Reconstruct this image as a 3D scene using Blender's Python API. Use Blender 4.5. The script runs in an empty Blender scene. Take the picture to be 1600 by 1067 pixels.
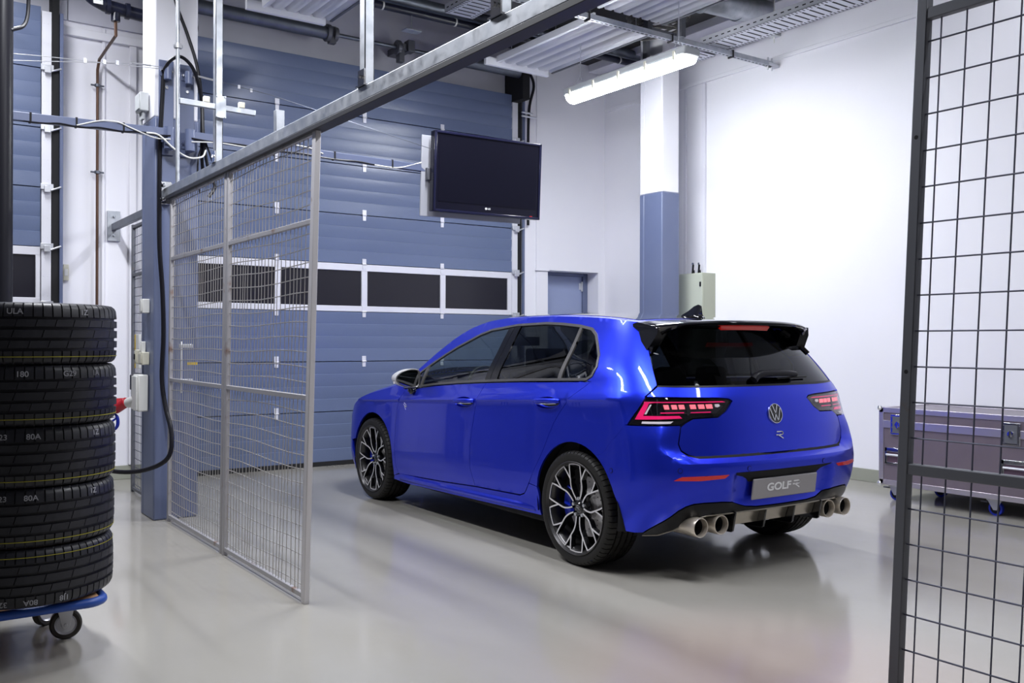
import bpy, math, random
import numpy as np
from mathutils import Vector, Matrix
from mathutils.geometry import delaunay_2d_cdt
SC = bpy.context.scene
COL = SC.collection
R = math.radians
PI = math.pi
rnd = random.Random(7)

# ------------------------------------------------------------------ camera
CAM_F, CAM_YAW, CAM_PITCH, CAM_ROLL, CAM_H = 1445.3436, 0.60677794, 0.00034484, 0.00265595, 1.25439528
cd = bpy.data.cameras.new('camera'); cam = bpy.data.objects.new('camera', cd); COL.objects.link(cam)
F_ = Vector((math.sin(CAM_YAW)*math.cos(CAM_PITCH), math.cos(CAM_YAW)*math.cos(CAM_PITCH), math.sin(CAM_PITCH)))
R_ = Vector((math.cos(CAM_YAW), -math.sin(CAM_YAW), 0)); U_ = R_.cross(F_)
R2 = R_*math.cos(CAM_ROLL)+U_*math.sin(CAM_ROLL); U2 = -R_*math.sin(CAM_ROLL)+U_*math.cos(CAM_ROLL)
mw = Matrix((R2, U2, -F_)).transposed().to_4x4(); mw.translation = Vector((0, 0, CAM_H))
cam.matrix_world = mw
cd.sensor_width = 36.0; cd.lens = CAM_F/1600*36.0; cd.clip_start = 0.05; cd.clip_end = 100
SC.camera = cam

# ------------------------------------------------------------------ world, exposure
SC.view_settings.view_transform = 'Standard'; SC.view_settings.look = 'None'
SC.view_settings.gamma = 1.0; SC.view_settings.use_curve_mapping = False
SC.view_settings.exposure = 0.0
wd = bpy.data.worlds.new('world'); SC.world = wd; wd.use_nodes = True
wd.node_tree.nodes['Background'].inputs[0].default_value = (0.62, 0.66, 0.80, 1)
wd.node_tree.nodes['Background'].inputs[1].default_value = 0.10

# ------------------------------------------------------------------ large lights (tubes of unseen ceiling lamps added to light the room; their housings are built below)
UNSEEN_LAMPS = [  # x, y, z, length along y, power
    (2.9, 2.6, 3.75, 1.5, 72), (3.15, 0.2, 3.75, 1.5, 24), (1.0, 4.6, 3.95, 1.5, 115),
    (5.2, 1.6, 3.75, 1.5, 34), (3.55, 5.7, 4.30, 1.5, 100), (0.75, 7.2, 4.40, 1.5, 80), (6.75, 3.3, 4.40, 1.5, 5)]
LAMP_COLOR = (0.93, 0.95, 1.0)
for (x, y, z, L, pw) in UNSEEN_LAMPS:
    ld = bpy.data.lights.new('added_tube_light', 'AREA'); ld.shape = 'RECTANGLE'; ld.size = 0.16; ld.size_y = L*0.95
    ld.energy = pw; ld.color = LAMP_COLOR
    lo = bpy.data.objects.new('added_tube_light', ld); COL.objects.link(lo); lo.location = (x, y, z-0.06)
# unseen red spot added above the floor to put a red glow on it
RED = bpy.data.lights.new('red_glow_spot', 'SPOT'); RED.spot_size = R(50); RED.spot_blend = 1.0; RED.shadow_soft_size = 0.03
RED.energy = 45; RED.color = (1.0, 0.08, 0.12)
ro = bpy.data.objects.new('red_glow_spot', RED); COL.objects.link(ro); ro.location = (2.80, 2.30, 2.3)

# ------------------------------------------------------------------ helpers
def add_node(nt, t, **kw):
    n = nt.nodes.new(t)
    for k, v in kw.items(): setattr(n, k, v)
    return n
def mat(name, col, rough=0.5, metal=0.0, coat=0.0, coat_rough=0.05, emit=None, estr=0.0, spec=0.5, noise=None, bump=0.0, bscale=40, rnoise=0.0, nscale=6.0, ramp=(0.35, 0.75), trans=0.0, ior=1.45):
    """noise=(other colour, scale, amount) mixes a second colour through soft noise"""
    m = bpy.data.materials.new(name); m.use_nodes = True; nt = m.node_tree
    b = nt.nodes['Principled BSDF']
    b.inputs['Base Color'].default_value = (*col, 1); b.inputs['Roughness'].default_value = rough
    b.inputs['Metallic'].default_value = metal; b.inputs['Specular IOR Level'].default_value = spec
    b.inputs['Coat Weight'].default_value = coat; b.inputs['Coat Roughness'].default_value = coat_rough
    b.inputs['Transmission Weight'].default_value = trans; b.inputs['IOR'].default_value = ior
    if emit: b.inputs['Emission Color'].default_value = (*emit, 1); b.inputs['Emission Strength'].default_value = estr
    tc = None
    if noise or bump or rnoise:
        tc = add_node(nt, 'ShaderNodeTexCoord')
    if noise:
        c2, sc, amt = noise
        n = add_node(nt, 'ShaderNodeTexNoise'); n.inputs['Scale'].default_value = sc; n.inputs['Detail'].default_value = 5
        r = add_node(nt, 'ShaderNodeValToRGB'); r.color_ramp.elements[0].position = ramp[0]; r.color_ramp.elements[1].position = ramp[1]
        r.color_ramp.elements[0].color = (0, 0, 0, 1); r.color_ramp.elements[1].color = (amt, amt, amt, 1)
        mx = add_node(nt, 'ShaderNodeMix', data_type='RGBA')
        mx.inputs[6].default_value = (*col, 1); mx.inputs[7].default_value = (*c2, 1)
        nt.links.new(tc.outputs['Object'], n.inputs['Vector']); nt.links.new(n.outputs['Fac'], r.inputs['Fac'])
        nt.links.new(r.outputs['Color'], mx.inputs[0]); nt.links.new(mx.outputs[2], b.inputs['Base Color'])
    if rnoise:
        n = add_node(nt, 'ShaderNodeTexNoise'); n.inputs['Scale'].default_value = nscale; n.inputs['Detail'].default_value = 6
        mr = add_node(nt, 'ShaderNodeMapRange'); mr.inputs['From Min'].default_value = 0.3; mr.inputs['From Max'].default_value = 0.7
        mr.inputs['To Min'].default_value = max(rough-rnoise, 0.02); mr.inputs['To Max'].default_value = rough+rnoise
        nt.links.new(tc.outputs['Object'], n.inputs['Vector']); nt.links.new(n.outputs['Fac'], mr.inputs['Value']); nt.links.new(mr.outputs['Result'], b.inputs['Roughness'])
    if bump:
        n = add_node(nt, 'ShaderNodeTexNoise'); n.inputs['Scale'].default_value = bscale; n.inputs['Detail'].default_value = 4
        bp = add_node(nt, 'ShaderNodeBump'); bp.inputs['Strength'].default_value = bump; bp.inputs['Distance'].default_value = 0.002
        nt.links.new(tc.outputs['Object'], n.inputs['Vector']); nt.links.new(n.outputs['Fac'], bp.inputs['Height']); nt.links.new(bp.outputs['Normal'], b.inputs['Normal'])
    return m
def glass(name, tint, refl=0.06):
    m = bpy.data.materials.new(name); m.use_nodes = True; nt = m.node_tree; nt.nodes.clear()
    out = add_node(nt, 'ShaderNodeOutputMaterial'); t = add_node(nt, 'ShaderNodeBsdfTransparent'); g = add_node(nt, 'ShaderNodeBsdfGlossy')
    lw = add_node(nt, 'ShaderNodeLayerWeight'); lw.inputs['Blend'].default_value = 0.5
    pw = add_node(nt, 'ShaderNodeMath', operation='POWER'); pw.inputs[1].default_value = 5.0; nt.links.new(lw.outputs['Facing'], pw.inputs[0])
    fr = add_node(nt, 'ShaderNodeMath', operation='MULTIPLY_ADD'); fr.inputs[1].default_value = 0.94; fr.inputs[2].default_value = refl; nt.links.new(pw.outputs[0], fr.inputs[0])
    t.inputs[0].default_value = (*tint, 1); g.inputs['Roughness'].default_value = 0.015; g.inputs[0].default_value = (0.95, 0.97, 1, 1)
    mx = add_node(nt, 'ShaderNodeMixShader'); nt.links.new(fr.outputs[0], mx.inputs[0]); nt.links.new(t.outputs[0], mx.inputs[1]); nt.links.new(g.outputs[0], mx.inputs[2])
    nt.links.new(mx.outputs[0], out.inputs[0]); return m

class MB:
    """collects shapes and links them as one mesh object"""
    def __init__(self): self.v = []; self.f = []
    def add(self, vs, fs):
        o = len(self.v); self.v += [tuple(map(float, p)) for p in vs]; self.f += [tuple(i+o for i in q) for q in fs]; return self
    def box(self, x0, x1, y0, y1, z0, z1, M=None):
        vs = [(x, y, z) for x in (x0, x1) for y in (y0, y1) for z in (z0, z1)]
        if M is not None: vs = [M @ Vector(p) for p in vs]
        return self.add(vs, [(0, 1, 3, 2), (4, 6, 7, 5), (0, 4, 5, 1), (2, 3, 7, 6), (0, 2, 6, 4), (1, 5, 7, 3)])
    def cbox(self, c, d, M=None):
        return self.box(c[0]-d[0]/2, c[0]+d[0]/2, c[1]-d[1]/2, c[1]+d[1]/2, c[2]-d[2]/2, c[2]+d[2]/2, M)
    def bar(self, a, b, w, h, up=(0, 0, 1)):
        a, b = Vector(a), Vector(b); d = (b-a).normalized(); s = d.cross(Vector(up))
        if s.length < 1e-4: s = d.cross(Vector((1, 0, 0)))
        s.normalize(); u = s.cross(d)
        vs = [p+s*(i*w/2)+u*(j*h/2) for p in (a, b) for i, j in ((-1, -1), (1, -1), (1, 1), (-1, 1))]
        return self.add(vs, [(0, 3, 2, 1), (4, 5, 6, 7), (0, 1, 5, 4), (1, 2, 6, 5), (2, 3, 7, 6), (3, 0, 4, 7)])
    def cyl(self, a, b, r, n=16, r2=None, cap=True):
        return self.tube([a, b], r, n, cap, r2=r2)
    def tube(self, path, r, n=10, cap=True, closed=False, r2=None, smooth=0):
        P_ = [Vector(p) for p in path]
        if smooth: P_ = spline(P_, smooth, closed)
        k = len(P_); vs = []; fs = []
        t0 = (P_[1]-P_[0]).normalized(); ref = Vector((0, 0, 1)) if abs(t0.z) < .9 else Vector((1, 0, 0))
        nrm = t0.cross(ref).normalized()
        for i, p in enumerate(P_):
            if closed: t = (P_[(i+1) % k]-P_[i-1]).normalized()
            else: t = (P_[min(i+1, k-1)]-P_[max(i-1, 0)]).normalized()
            nrm = (nrm-t*nrm.dot(t)); nrm.normalize(); bn = t.cross(nrm)
            rr = r if r2 is None else r+(r2-r)*i/(k-1)
            if callable(r): rr = r(i/(k-1))
            for j in range(n):
                a = 2*PI*j/n; vs.append(p+nrm*(rr*math.cos(a))+bn*(rr*math.sin(a)))
        m = k if closed else k-1
        for i in range(m):
            for j in range(n):
                a = i*n+j; b = i*n+(j+1) % n; c = ((i+1) % k)*n+(j+1) % n; d = ((i+1) % k)*n+j; fs.append((a, b, c, d))
        if cap and not closed: fs.append(tuple(range(n))[::-1]); fs.append(tuple((k-1)*n+j for j in range(n)))
        return self.add(vs, fs)
    def lathe(self, prof, n=48, M=None, closed=False, a0=0, a1=2*PI):
        """profile (r, z) turned about z"""
        full = abs(a1-a0-2*PI) < 1e-6; m = n if full else n+1; k = len(prof); vs = []; fs = []
        for j in range(m):
            a = a0+(a1-a0)*j/n; c, s = math.cos(a), math.sin(a)
            for (r, z) in prof:
                p = Vector((r*c, r*s, z)); vs.append(M @ p if M is not None else p)
        for j in range(n):
            jj = (j+1) % m
            for i in range(k if closed else k-1):
                ii = (i+1) % k; fs.append((j*k+i, jj*k+i, jj*k+ii, j*k+ii))
        return self.add(vs, fs)
    def prism(self, poly, a, b, M=None):
        """poly of (x, y) extruded from z=a to z=b"""
        n = len(poly); vs = [Vector((x, y, a)) for x, y in poly]+[Vector((x, y, b)) for x, y in poly]
        if M is not None: vs = [M @ p for p in vs]
        return self.add(vs, [tuple(range(n))[::-1], tuple(range(n, 2*n))]+[(i, (i+1) % n, n+(i+1) % n, n+i) for i in range(n)])
    def build(self, name, m, parent=None, bevel=0, smooth=35, seg=2):
        me = bpy.data.meshes.new(name); me.from_pydata(self.v, [], self.f); me.update()
        ms = m if isinstance(m, (list, tuple)) else [m]
        for q in ms: me.materials.append(q)
        if smooth: me.shade_smooth(); me.set_sharp_from_angle(angle=R(smooth))
        o = bpy.data.objects.new(name, me); COL.objects.link(o)
        if parent is not None: o.parent = parent
        if bevel:
            b = o.modifiers.new('bevel', 'BEVEL'); b.width = bevel; b.segments = seg; b.limit_method = 'ANGLE'; b.angle_limit = R(40)
        return o
def spline(P_, k, closed=False):
    out = []; n = len(P_)
    for i in range(n if closed else n-1):
        p0 = P_[i-1] if (closed or i > 0) else P_[0]*2-P_[1]; p1 = P_[i]; p2 = P_[(i+1) % n]
        p3 = P_[(i+2) % n] if (closed or i+2 < n) else P_[-1]*2-P_[-2]
        for j in range(k):
            t = j/k; out.append(0.5*((2*p1)+(p2-p0)*t+(2*p0-5*p1+4*p2-p3)*t*t+(3*p1-p0-3*p2+p3)*t*t*t))
    if not closed: out.append(P_[-1])
    return out
def tag(o, label=None, cat=None, group=None, kind=None):
    if label: o['label'] = label
    if cat: o['category'] = cat
    if group: o['group'] = group
    if kind: o['kind'] = kind
    return o
def thing(name, label, cat, loc=(0, 0, 0), rz=0, group=None):
    o = bpy.data.objects.new(name, None); COL.objects.link(o); o.location = loc; o.rotation_euler = (0, 0, rz)
    o.empty_display_size = 0.1
    return tag(o, label, cat, group)
def struct(o): o['kind'] = 'structure'; return o
def copy_tree(o, parent=None):
    c = o.copy(); COL.objects.link(c)
    if parent is not None: c.parent = parent
    for ch in list(o.children): copy_tree(ch, c)
    return c
def text_mesh(s, size, depth=0.001, sx=1.0, bold=0.0):
    """letters centred on the origin in the xy plane, as (verts, faces)"""
    cu = bpy.data.curves.new('t', 'FONT'); cu.body = s; cu.size = size; cu.extrude = depth; cu.align_x = 'CENTER'; cu.align_y = 'CENTER'
    cu.offset = bold; cu.resolution_u = 4
    ob = bpy.data.objects.new('t', cu); COL.objects.link(ob); bpy.context.view_layer.update()
    dg = bpy.context.evaluated_depsgraph_get(); me = bpy.data.meshes.new_from_object(ob.evaluated_get(dg))
    vs = [Vector((v.co.x*sx, v.co.y, v.co.z)) for v in me.vertices]; fs = [tuple(p.vertices) for p in me.polygons]
    bpy.data.objects.remove(ob); bpy.data.curves.remove(cu); bpy.data.meshes.remove(me)
    return vs, fs
def frame_matrix(origin, x, y):
    x = Vector(x).normalized(); y = Vector(y); y = (y-x*y.dot(x)).normalized(); z = x.cross(y)
    m = Matrix((x, y, z)).transposed().to_4x4(); m.translation = Vector(origin); return m

# ------------------------------------------------------------------ materials
M_WALL = mat('wall_paint', (0.82, 0.815, 0.87), 0.5, noise=((0.77, 0.77, 0.83), 1.3, 0.6), bump=0.15, bscale=60)
M_LINTEL = mat('concrete_paint', (0.60, 0.60, 0.68), 0.7, noise=((0.50, 0.50, 0.58), 2.5, 0.7), bump=0.25, bscale=30)
M_CEIL = mat('ceiling_paint', (0.10, 0.10, 0.11), 0.8, noise=((0.07, 0.07, 0.08), 1.5, 0.6))
M_BASE = mat('baseboard_paint', (0.30, 0.31, 0.26), 0.45)
M_BLUE = mat('blue_door_paint', (0.120, 0.155, 0.262), 0.30, noise=((0.135, 0.17, 0.28), 1.2, 0.7), bump=0.35, bscale=70, spec=0.5)
M_COLBLUE = mat('blue_column_paint', (0.115, 0.14, 0.24), 0.35, noise=((0.135, 0.16, 0.26), 3, 0.7))
M_DOORBLUE = mat('blue_person_door', (0.29, 0.34, 0.52), 0.5)
M_ALU = mat('white_aluminium', (0.72, 0.72, 0.78), 0.4, metal=0.15)
M_GALV = mat('galvanised_steel', (0.50, 0.52, 0.56), 0.42, metal=0.75, noise=((0.32, 0.35, 0.40), 14, 0.8), rnoise=0.12, nscale=20)
M_GALVD = mat('dark_galvanised_steel', (0.18, 0.20, 0.24), 0.45, metal=0.7, noise=((0.12, 0.13, 0.16), 9, 0.8))
M_FRAME = mat('rusty_fence_steel', (0.42, 0.41, 0.43), 0.45, metal=0.45, noise=((0.20, 0.085, 0.03), 7, 0.9), ramp=(0.62, 0.74))
M_WIRE = mat('mesh_wire', (0.44, 0.42, 0.41), 0.4, metal=0.55, noise=((0.28, 0.22, 0.18), 3, 0.7), ramp=(0.55, 0.8))
M_SATB = mat('satin_black', (0.006, 0.006, 0.008), 0.16, spec=0.25)
M_PALE = mat('pale_galvanised_post', (0.62, 0.60, 0.62), 0.4, metal=0.3, noise=((0.22, 0.10, 0.04), 7, 0.9), ramp=(0.66, 0.76))
M_HALL = mat('hall_wall', (0.22, 0.22, 0.24), 0.7)
M_WIRED = mat('dark_mesh_wire', (0.10, 0.105, 0.15), 0.5, metal=0.4)
M_POSTD = mat('grey_gate_steel', (0.13, 0.135, 0.155), 0.5, metal=0.35, noise=((0.14, 0.08, 0.04), 6, 0.8), ramp=(0.66, 0.78))
M_BLACK = mat('black_plastic', (0.010, 0.010, 0.014), 0.35, spec=0.25)
M_BLACKM = mat('matt_black', (0.010, 0.010, 0.012), 0.8)
M_PANE = mat('dark_pane', (0.012, 0.011, 0.018), 0.30)
M_DARKPIPE = mat('dark_blue_pipe', (0.012, 0.014, 0.030), 0.3)
M_COPPER = mat('copper_pipe', (0.12, 0.065, 0.045), 0.45, metal=0.5, noise=((0.10, 0.06, 0.04), 6, 0.8))
M_WHITEP = mat('white_plastic', (0.72, 0.72, 0.70), 0.4)
M_CREAM = mat('cream_plastic', (0.62, 0.60, 0.50), 0.45)
M_GREYP = mat('grey_plastic', (0.42, 0.44, 0.46), 0.5)
M_RED = mat('red_plastic', (0.50, 0.015, 0.03), 0.35)
M_BLUEP = mat('blue_strap', (0.01, 0.03, 0.45), 0.45)
M_CHROME = mat('chrome', (0.75, 0.76, 0.80), 0.12, metal=1.0)
M_STEEL = mat('brushed_steel', (0.66, 0.67, 0.71), 0.35, metal=0.7)
M_RIB = mat('white_sheet_metal', (0.86, 0.87, 0.92), 0.35, metal=0.1)
M_TRAY = mat('cable_tray_steel', (0.55, 0.56, 0.62), 0.4, metal=0.5)
M_YEL = mat('yellow_plastic', (0.55, 0.38, 0.03), 0.5)
M_GREEN = mat('green_grey_cabinet', (0.40, 0.42, 0.33), 0.45)
def floor_material():
    m = mat('epoxy_floor', (0.36, 0.35, 0.315), 0.2)
    nt = m.node_tree; b = nt.nodes['Principled BSDF']; tc = add_node(nt, 'ShaderNodeTexCoord')
    mp = add_node(nt, 'ShaderNodeMapping'); mp.inputs['Scale'].default_value = (1, 0.35, 1); nt.links.new(tc.outputs['Object'], mp.inputs['Vector'])
    n1 = add_node(nt, 'ShaderNodeTexNoise'); n1.inputs['Scale'].default_value = 0.8; n1.inputs['Detail'].default_value = 6; nt.links.new(mp.outputs[0], n1.inputs['Vector'])
    r1 = add_node(nt, 'ShaderNodeValToRGB'); e = r1.color_ramp.elements; e[0].position = 0.3; e[1].position = 0.75
    e[0].color = (0.295, 0.278, 0.243, 1); e[1].color = (0.352, 0.342, 0.318, 1); nt.links.new(n1.outputs['Fac'], r1.inputs['Fac'])
    n2 = add_node(nt, 'ShaderNodeTexNoise'); n2.inputs['Scale'].default_value = 5.5; n2.inputs['Detail'].default_value = 8; nt.links.new(tc.outputs['Object'], n2.inputs['Vector'])
    r2 = add_node(nt, 'ShaderNodeValToRGB'); e = r2.color_ramp.elements; e[0].position = 0.68; e[1].position = 0.82
    e[0].color = (0, 0, 0, 1); e[1].color = (0.22, 0.22, 0.22, 1); nt.links.new(n2.outputs['Fac'], r2.inputs['Fac'])
    mx = add_node(nt, 'ShaderNodeMix', data_type='RGBA'); mx.inputs[7].default_value = (0.24, 0.19, 0.13, 1)
    nt.links.new(r2.outputs[0], mx.inputs[0]); nt.links.new(r1.outputs[0], mx.inputs[6]); nt.links.new(mx.outputs[2], b.inputs['Base Color'])
    n3 = add_node(nt, 'ShaderNodeTexNoise'); n3.inputs['Scale'].default_value = 2.2; n3.inputs['Detail'].default_value = 8; nt.links.new(mp.outputs[0], n3.inputs['Vector'])
    mr = add_node(nt, 'ShaderNodeMapRange'); mr.inputs['From Min'].default_value = 0.3; mr.inputs['From Max'].default_value = 0.7
    mr.inputs['To Min'].default_value = 0.10; mr.inputs['To Max'].default_value = 0.20
    nt.links.new(n3.outputs['Fac'], mr.inputs['Value']); nt.links.new(mr.outputs[0], b.inputs['Roughness'])
    n4 = add_node(nt, 'ShaderNodeTexNoise'); n4.inputs['Scale'].default_value = 9; nt.links.new(tc.outputs['Object'], n4.inputs['Vector'])
    bp = add_node(nt, 'ShaderNodeBump'); bp.inputs['Strength'].default_value = 0.12; bp.inputs['Distance'].default_value = 0.004
    nt.links.new(n4.outputs['Fac'], bp.inputs['Height']); nt.links.new(bp.outputs[0], b.inputs['Normal'])
    b.inputs['Specular IOR Level'].default_value = 0.6
    return m
M_FLOOR = floor_material()

# ================================================================== THE ROOM
WX, WY, WY2, H = 7.42, 8.90, 8.70, 5.3
def room():
    struct(MB().box(-4.2, WX+.2, -4.2, 9.2, -0.1, 0).build('floor', M_FLOOR, smooth=0))
    struct(MB().box(-4.2, WX+.2, -4.2, 9.2, H, H+.1).build('ceiling', M_CEIL, smooth=0))
    b = MB(); b.box(-4.2, 6.385, WY, WY+.15, 0, H)          # plain wall behind the big doors
    struct(b.build('wall_back', M_LINTEL if False else M_WALL, smooth=0))
    b = MB()                                                    # thicker wall around the small door
    X0, X1, Z1 = 6.55, 7.32, 2.10
    b.box(6.385, X0, WY2, WY+.2, 0, H); b.box(X1, WX, WY2, WY+.2, 0, H); b.box(X0, X1, WY2, WY+.2, Z1, H)
    b.box(6.15, 6.383, WY2+.015, WY, 0, H)
    struct(b.build('wall_front_block', M_WALL, smooth=0)).name = 'wall_north'
    b = MB(); b.box(WX, WX+.15, -4.2, 9.0, 0, H)
    struct(b.build('wall_right', M_WALL, smooth=0))
    struct(MB().box(-4.2, -4.05, -4.2, 9.0, 0, H).build('wall_left', M_HALL, smooth=0))
    struct(MB().box(-4.2, 7.4, -4.2, -4.05, 0, H).build('wall_south', M_HALL, smooth=0))
    # painted base strips
    struct(MB().box(-4.0, 2.30, WY-.014, WY-.002, 0, 0.125).build('baseboard_back', M_BASE, bevel=.003))
    struct(MB().box(WX-.016, WX-.002, -4.0, WY2, 0, 0.115).build('baseboard_right', M_BASE, bevel=.003))
    struct(MB().box(6.39, 6.55, WY2-.014, WY2-.002, 0, 0.115).build('baseboard_north', M_BASE, bevel=.003))
    # lintel of bare concrete above the big doors
    b = MB(); b.box(1.42, 6.14, WY-.03, WY-.001, 4.06, H); struct(b.build('trim_1', M_LINTEL, smooth=0))
    b = MB(); b.box(-2.5, 1.41, WY-.03, WY-.001, 4.06, H); struct(b.build('trim_2', M_LINTEL, smooth=0))
    # panel joints of the left wall
    b = MB()
    b.box(1.70, 1.725, WY-.02, WY-.001, 0.13, 4.05); b.box(1.36, 2.3, WY-.045, WY-.001, 3.93, 4.0)
    b.box(1.93, 1.99, WY-.03, WY-.001, .13, 3.93)
    struct(b.build('trim_3', M_WALL, bevel=.004))
    # right wall: ledge, beam and vertical casing strip
    b = MB(); b.box(WX-.03, WX-.001, 1.0, 8.65, 4.06, 4.10); b.box(WX-.27, WX-.001, -1.0, 8.69, 4.52, 5.29)
    struct(b.build('trim_4', M_WALL, bevel=.006))
    b = MB(); b.box(WX-.03, WX-.001, 7.01, 7.06, 2.0, 4.05); b.box(WX-.02, WX-.001, 7.30, 7.34, 0.12, 4.05)
    struct(b.build('trim_5', mat('casing_grey', (.72, .72, .79), .5), bevel=.004))
    # ceiling joists above the right bay
    b = MB()
    for i in range(6): b.box(-4, 7.15, -1.5+i*1.75, -1.3+i*1.75, 4.95, 5.29)
    struct(b.build('trim_6', M_CEIL, bevel=.01))
room()
b = MB(); b.box(5.9, 7.14, 2.6, 8.69, 4.60, 4.93); struct(b.build('trim_10', mat('dark_void_slab', (.02, .02, .022), .8), bevel=.01))  # near-black slab added so the gap under the ceiling reads as dark void

def column(x0, x1, y0, y1, ztop, name, step):
    w = MB(); w.box(x0, x1, y0, y1, ztop, H); r = MB()
    e = .004
    r.box(x0-e, x1+e, y0-e, y1+e, 0.0, ztop)
    if step: r.box(x0-e+.0, x0+.03, y1, y1+.07, 0, ztop+.0); w.box(x0, x0+.03, y1, y1+.07, ztop, H)
    o = r.build(name, M_COLBLUE, bevel=.012, seg=3); struct(o)
    c = w.build('white_upper_part', M_WALL, o, bevel=.012); return o
column(1.628, 1.925, 6.72, 7.01, 2.82, 'trim_7', True)
column(6.75, 6.995, 7.0, 7.27, 2.82, 'trim_8', True)

# ------------------------------------------------------------------ sectional doors
def sectional(name, x0, x1, wins, hinge_x, tag_side):
    root = bpy.data.objects.new(name, None); COL.objects.link(root); struct(root)
    Y0 = 8.72; seams = [0.04, 0.545, 1.05, 1.56, 2.05, 2.555, 3.06, 3.565, 4.09]
    for i in range(8):
        z0, z1 = seams[i]+.003, seams[i+1]-.003
        if i == 3: continue
        b = MB(); n = 4; hgt = (z1-z0)/n
        prof = []
        for k in range(n):
            a = z0+k*hgt; prof += [(.010 if k else 0.0, a+.002), (0.0, a+hgt*.6), (0.0, a+hgt-.0015)]
        prof = [(.02, z0)]+prof+[(.02, z1)]
        vs = []; m = len(prof)
        for x in (x0, x1): vs += [(x, Y0+p, z) for p, z in prof]
        fs = [(k, m+k, m+k+1, k+1) for k in range(m-1)]
        vs += [(x0, Y0+.045, z0), (x0, Y0+.045, z1), (x1, Y0+.045, z0), (x1, Y0+.045, z1)]
        fs += [(2*m, 2*m+1, 2*m+3, 2*m+2), (m-1, 2*m-1, 2*m+3, 2*m+1), (0, 2*m, 2*m+2, m)]
        b.add(vs, fs); b.build('door_section', M_BLUE, root, smooth=20)
    # glazed section
    b = MB(); z0, z1 = 1.56, 2.048
    b.box(x0, x1, Y0-.004, Y0+.04, z0, z0+.058); b.box(x0, x1, Y0-.004, Y0+.04, z1-.07, z1)
    for a, c in wins[1]: b.box(a, c, Y0-.003, Y0+.038, z0+.05, z1-.06)
    b.build('window_frame', M_ALU, root, bevel=.004)
    for a, c in wins[0]:
        MB().box(a, c, Y0+.012, Y0+.03, z0+.05, z1-.06).build('window_pane', M_PANE, root, bevel=.004)
    # rubber seal
    MB().box(x0, x1, Y0-.01, Y0+.05, 0.0, 0.045).build('bottom_seal', M_BLACKM, root)
    # hinges on the seams
    for x in hinge_x:
        for z in seams[1:-1]:
            h = MB(); h.box(x-.022, x+.022, Y0-.008, Y0-.001, z+.008, z+.055); h.box(x-.018, x+.018, Y0-.008, Y0-.001, z-.055, z-.008)
            h.cyl((x-.022, Y0-.01, z), (x+.022, Y0-.01, z), .007, 8)
            for dx in (-.012, .012):
                h.cyl((x+dx, Y0-.011, z+.042), (x+dx, Y0-.006, z+.042), .004, 6); h.cyl((x+dx, Y0-.011, z-.042), (x+dx, Y0-.006, z-.042), .004, 6)
            h.build('hinge', M_ALU, root)
    for (tx, d) in tag_side:   # guide rail beside the leaf, d = +1 right end
        a, c = (tx, tx+d*.075); a, c = min(a, c), max(a, c)
        g = MB(); g.box(a, c, Y0-.012, Y0+.03, 0.0, 4.05)
        for q in range(24):
            z = .15+q*.165
            for dx in (.02, .05): g.cyl((a+dx, Y0-.014, z), (a+dx, Y0-.008, z), .004, 6)
        g.build('guide_strip', M_ALU, root, bevel=.003)
        a, c = tx+d*.078, tx+d*.135; a, c = min(a, c), max(a, c)
        g = MB(); g.box(a, c, Y0-.01, Y0+.16, 0.0, 4.35); g.build('guide_rail', M_BLACKM, root, bevel=.004)
        a, c = tx+d*.138, tx+d*.165; a, c = min(a, c), max(a, c)
        MB().box(a, c, Y0-.03, Y0+.16, 0, 4.05).build('rail_casing', M_COLBLUE if d > 0 else M_GALVD, root, bevel=.003)
        for z in seams[1:-1]:
            k = MB(); k.box(tx-.01 if d > 0 else tx-.09, tx+.09 if d > 0 else tx+.01, Y0-.035, Y0-.013, z-.02, z+.03)
            k.cyl((tx+d*.045, Y0-.03, z-.035), (tx+d*.15, Y0-.03, z+.01), .009, 8)
            k.box(tx+d*.04-.025, tx+d*.04+.025, Y0-.06, Y0-.035, z-.045, z+.01)
            k.build('roller_bracket', M_STEEL, root, bevel=.003)
    return root
sectional('door_1', 2.32, 6.045, ([(2.40, 3.241), (3.299, 4.163), (4.229, 5.102), (5.167, 5.99)], [(2.33, 2.40), (3.241, 3.299), (4.163, 4.229), (5.102, 5.167), (5.99, 6.045)]), [3.255, 4.19, 5.12], [(6.045, 1), (2.32, -1)])
sectional('door_2', -2.4, 1.184, ([(-1.5, -.62), (-.56, .30), (.36, 1.148)], [(-2.4, -1.5), (-.62, -.56), (.30, .36), (1.148, 1.184)]), [-1.5, -.6, .33], [(1.19, 1)])
def person_door():
    root = bpy.data.objects.new('door_3', None); COL.objects.link(root); struct(root)
    MB().box(6.56, 7.25, 8.93, 8.97, 0.0, 2.06).build('door_leaf', M_DOORBLUE, root, bevel=.003)
    b = MB(); b.box(7.25, 7.318, 8.90, 8.96, 0, 2.10); b.box(6.552, 7.25, 8.90, 8.96, 2.06, 2.098); b.build('door_frame', M_COLBLUE, root, bevel=.003)
    b = MB(); b.cyl((7.24, 8.915, 1.88), (7.24, 8.915, 2.0), .012, 10); b.box(7.20, 7.24, 8.922, 8.931, 1.9, 1.98); b.build('hinge', M_STEEL, root)
    b = MB(); b.cyl((6.63, 8.93, 1.05), (6.63, 8.87, 1.05), .011, 10); b.cyl((6.63, 8.875, 1.05), (6.75, 8.875, 1.05), .010, 10); b.build('door_handle', M_BLACK, root)
    MB().box(6.552, 7.318, 8.97, 8.99, 0, 2.098).build('back_panel', M_BLACKM, root)
    b = MB(); b.box(6.36, 6.56, WY2-.02, WY2-.001, 2.085, 2.105); struct(b.build('trim_9', M_WALL, bevel=.003))
person_door()

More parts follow.
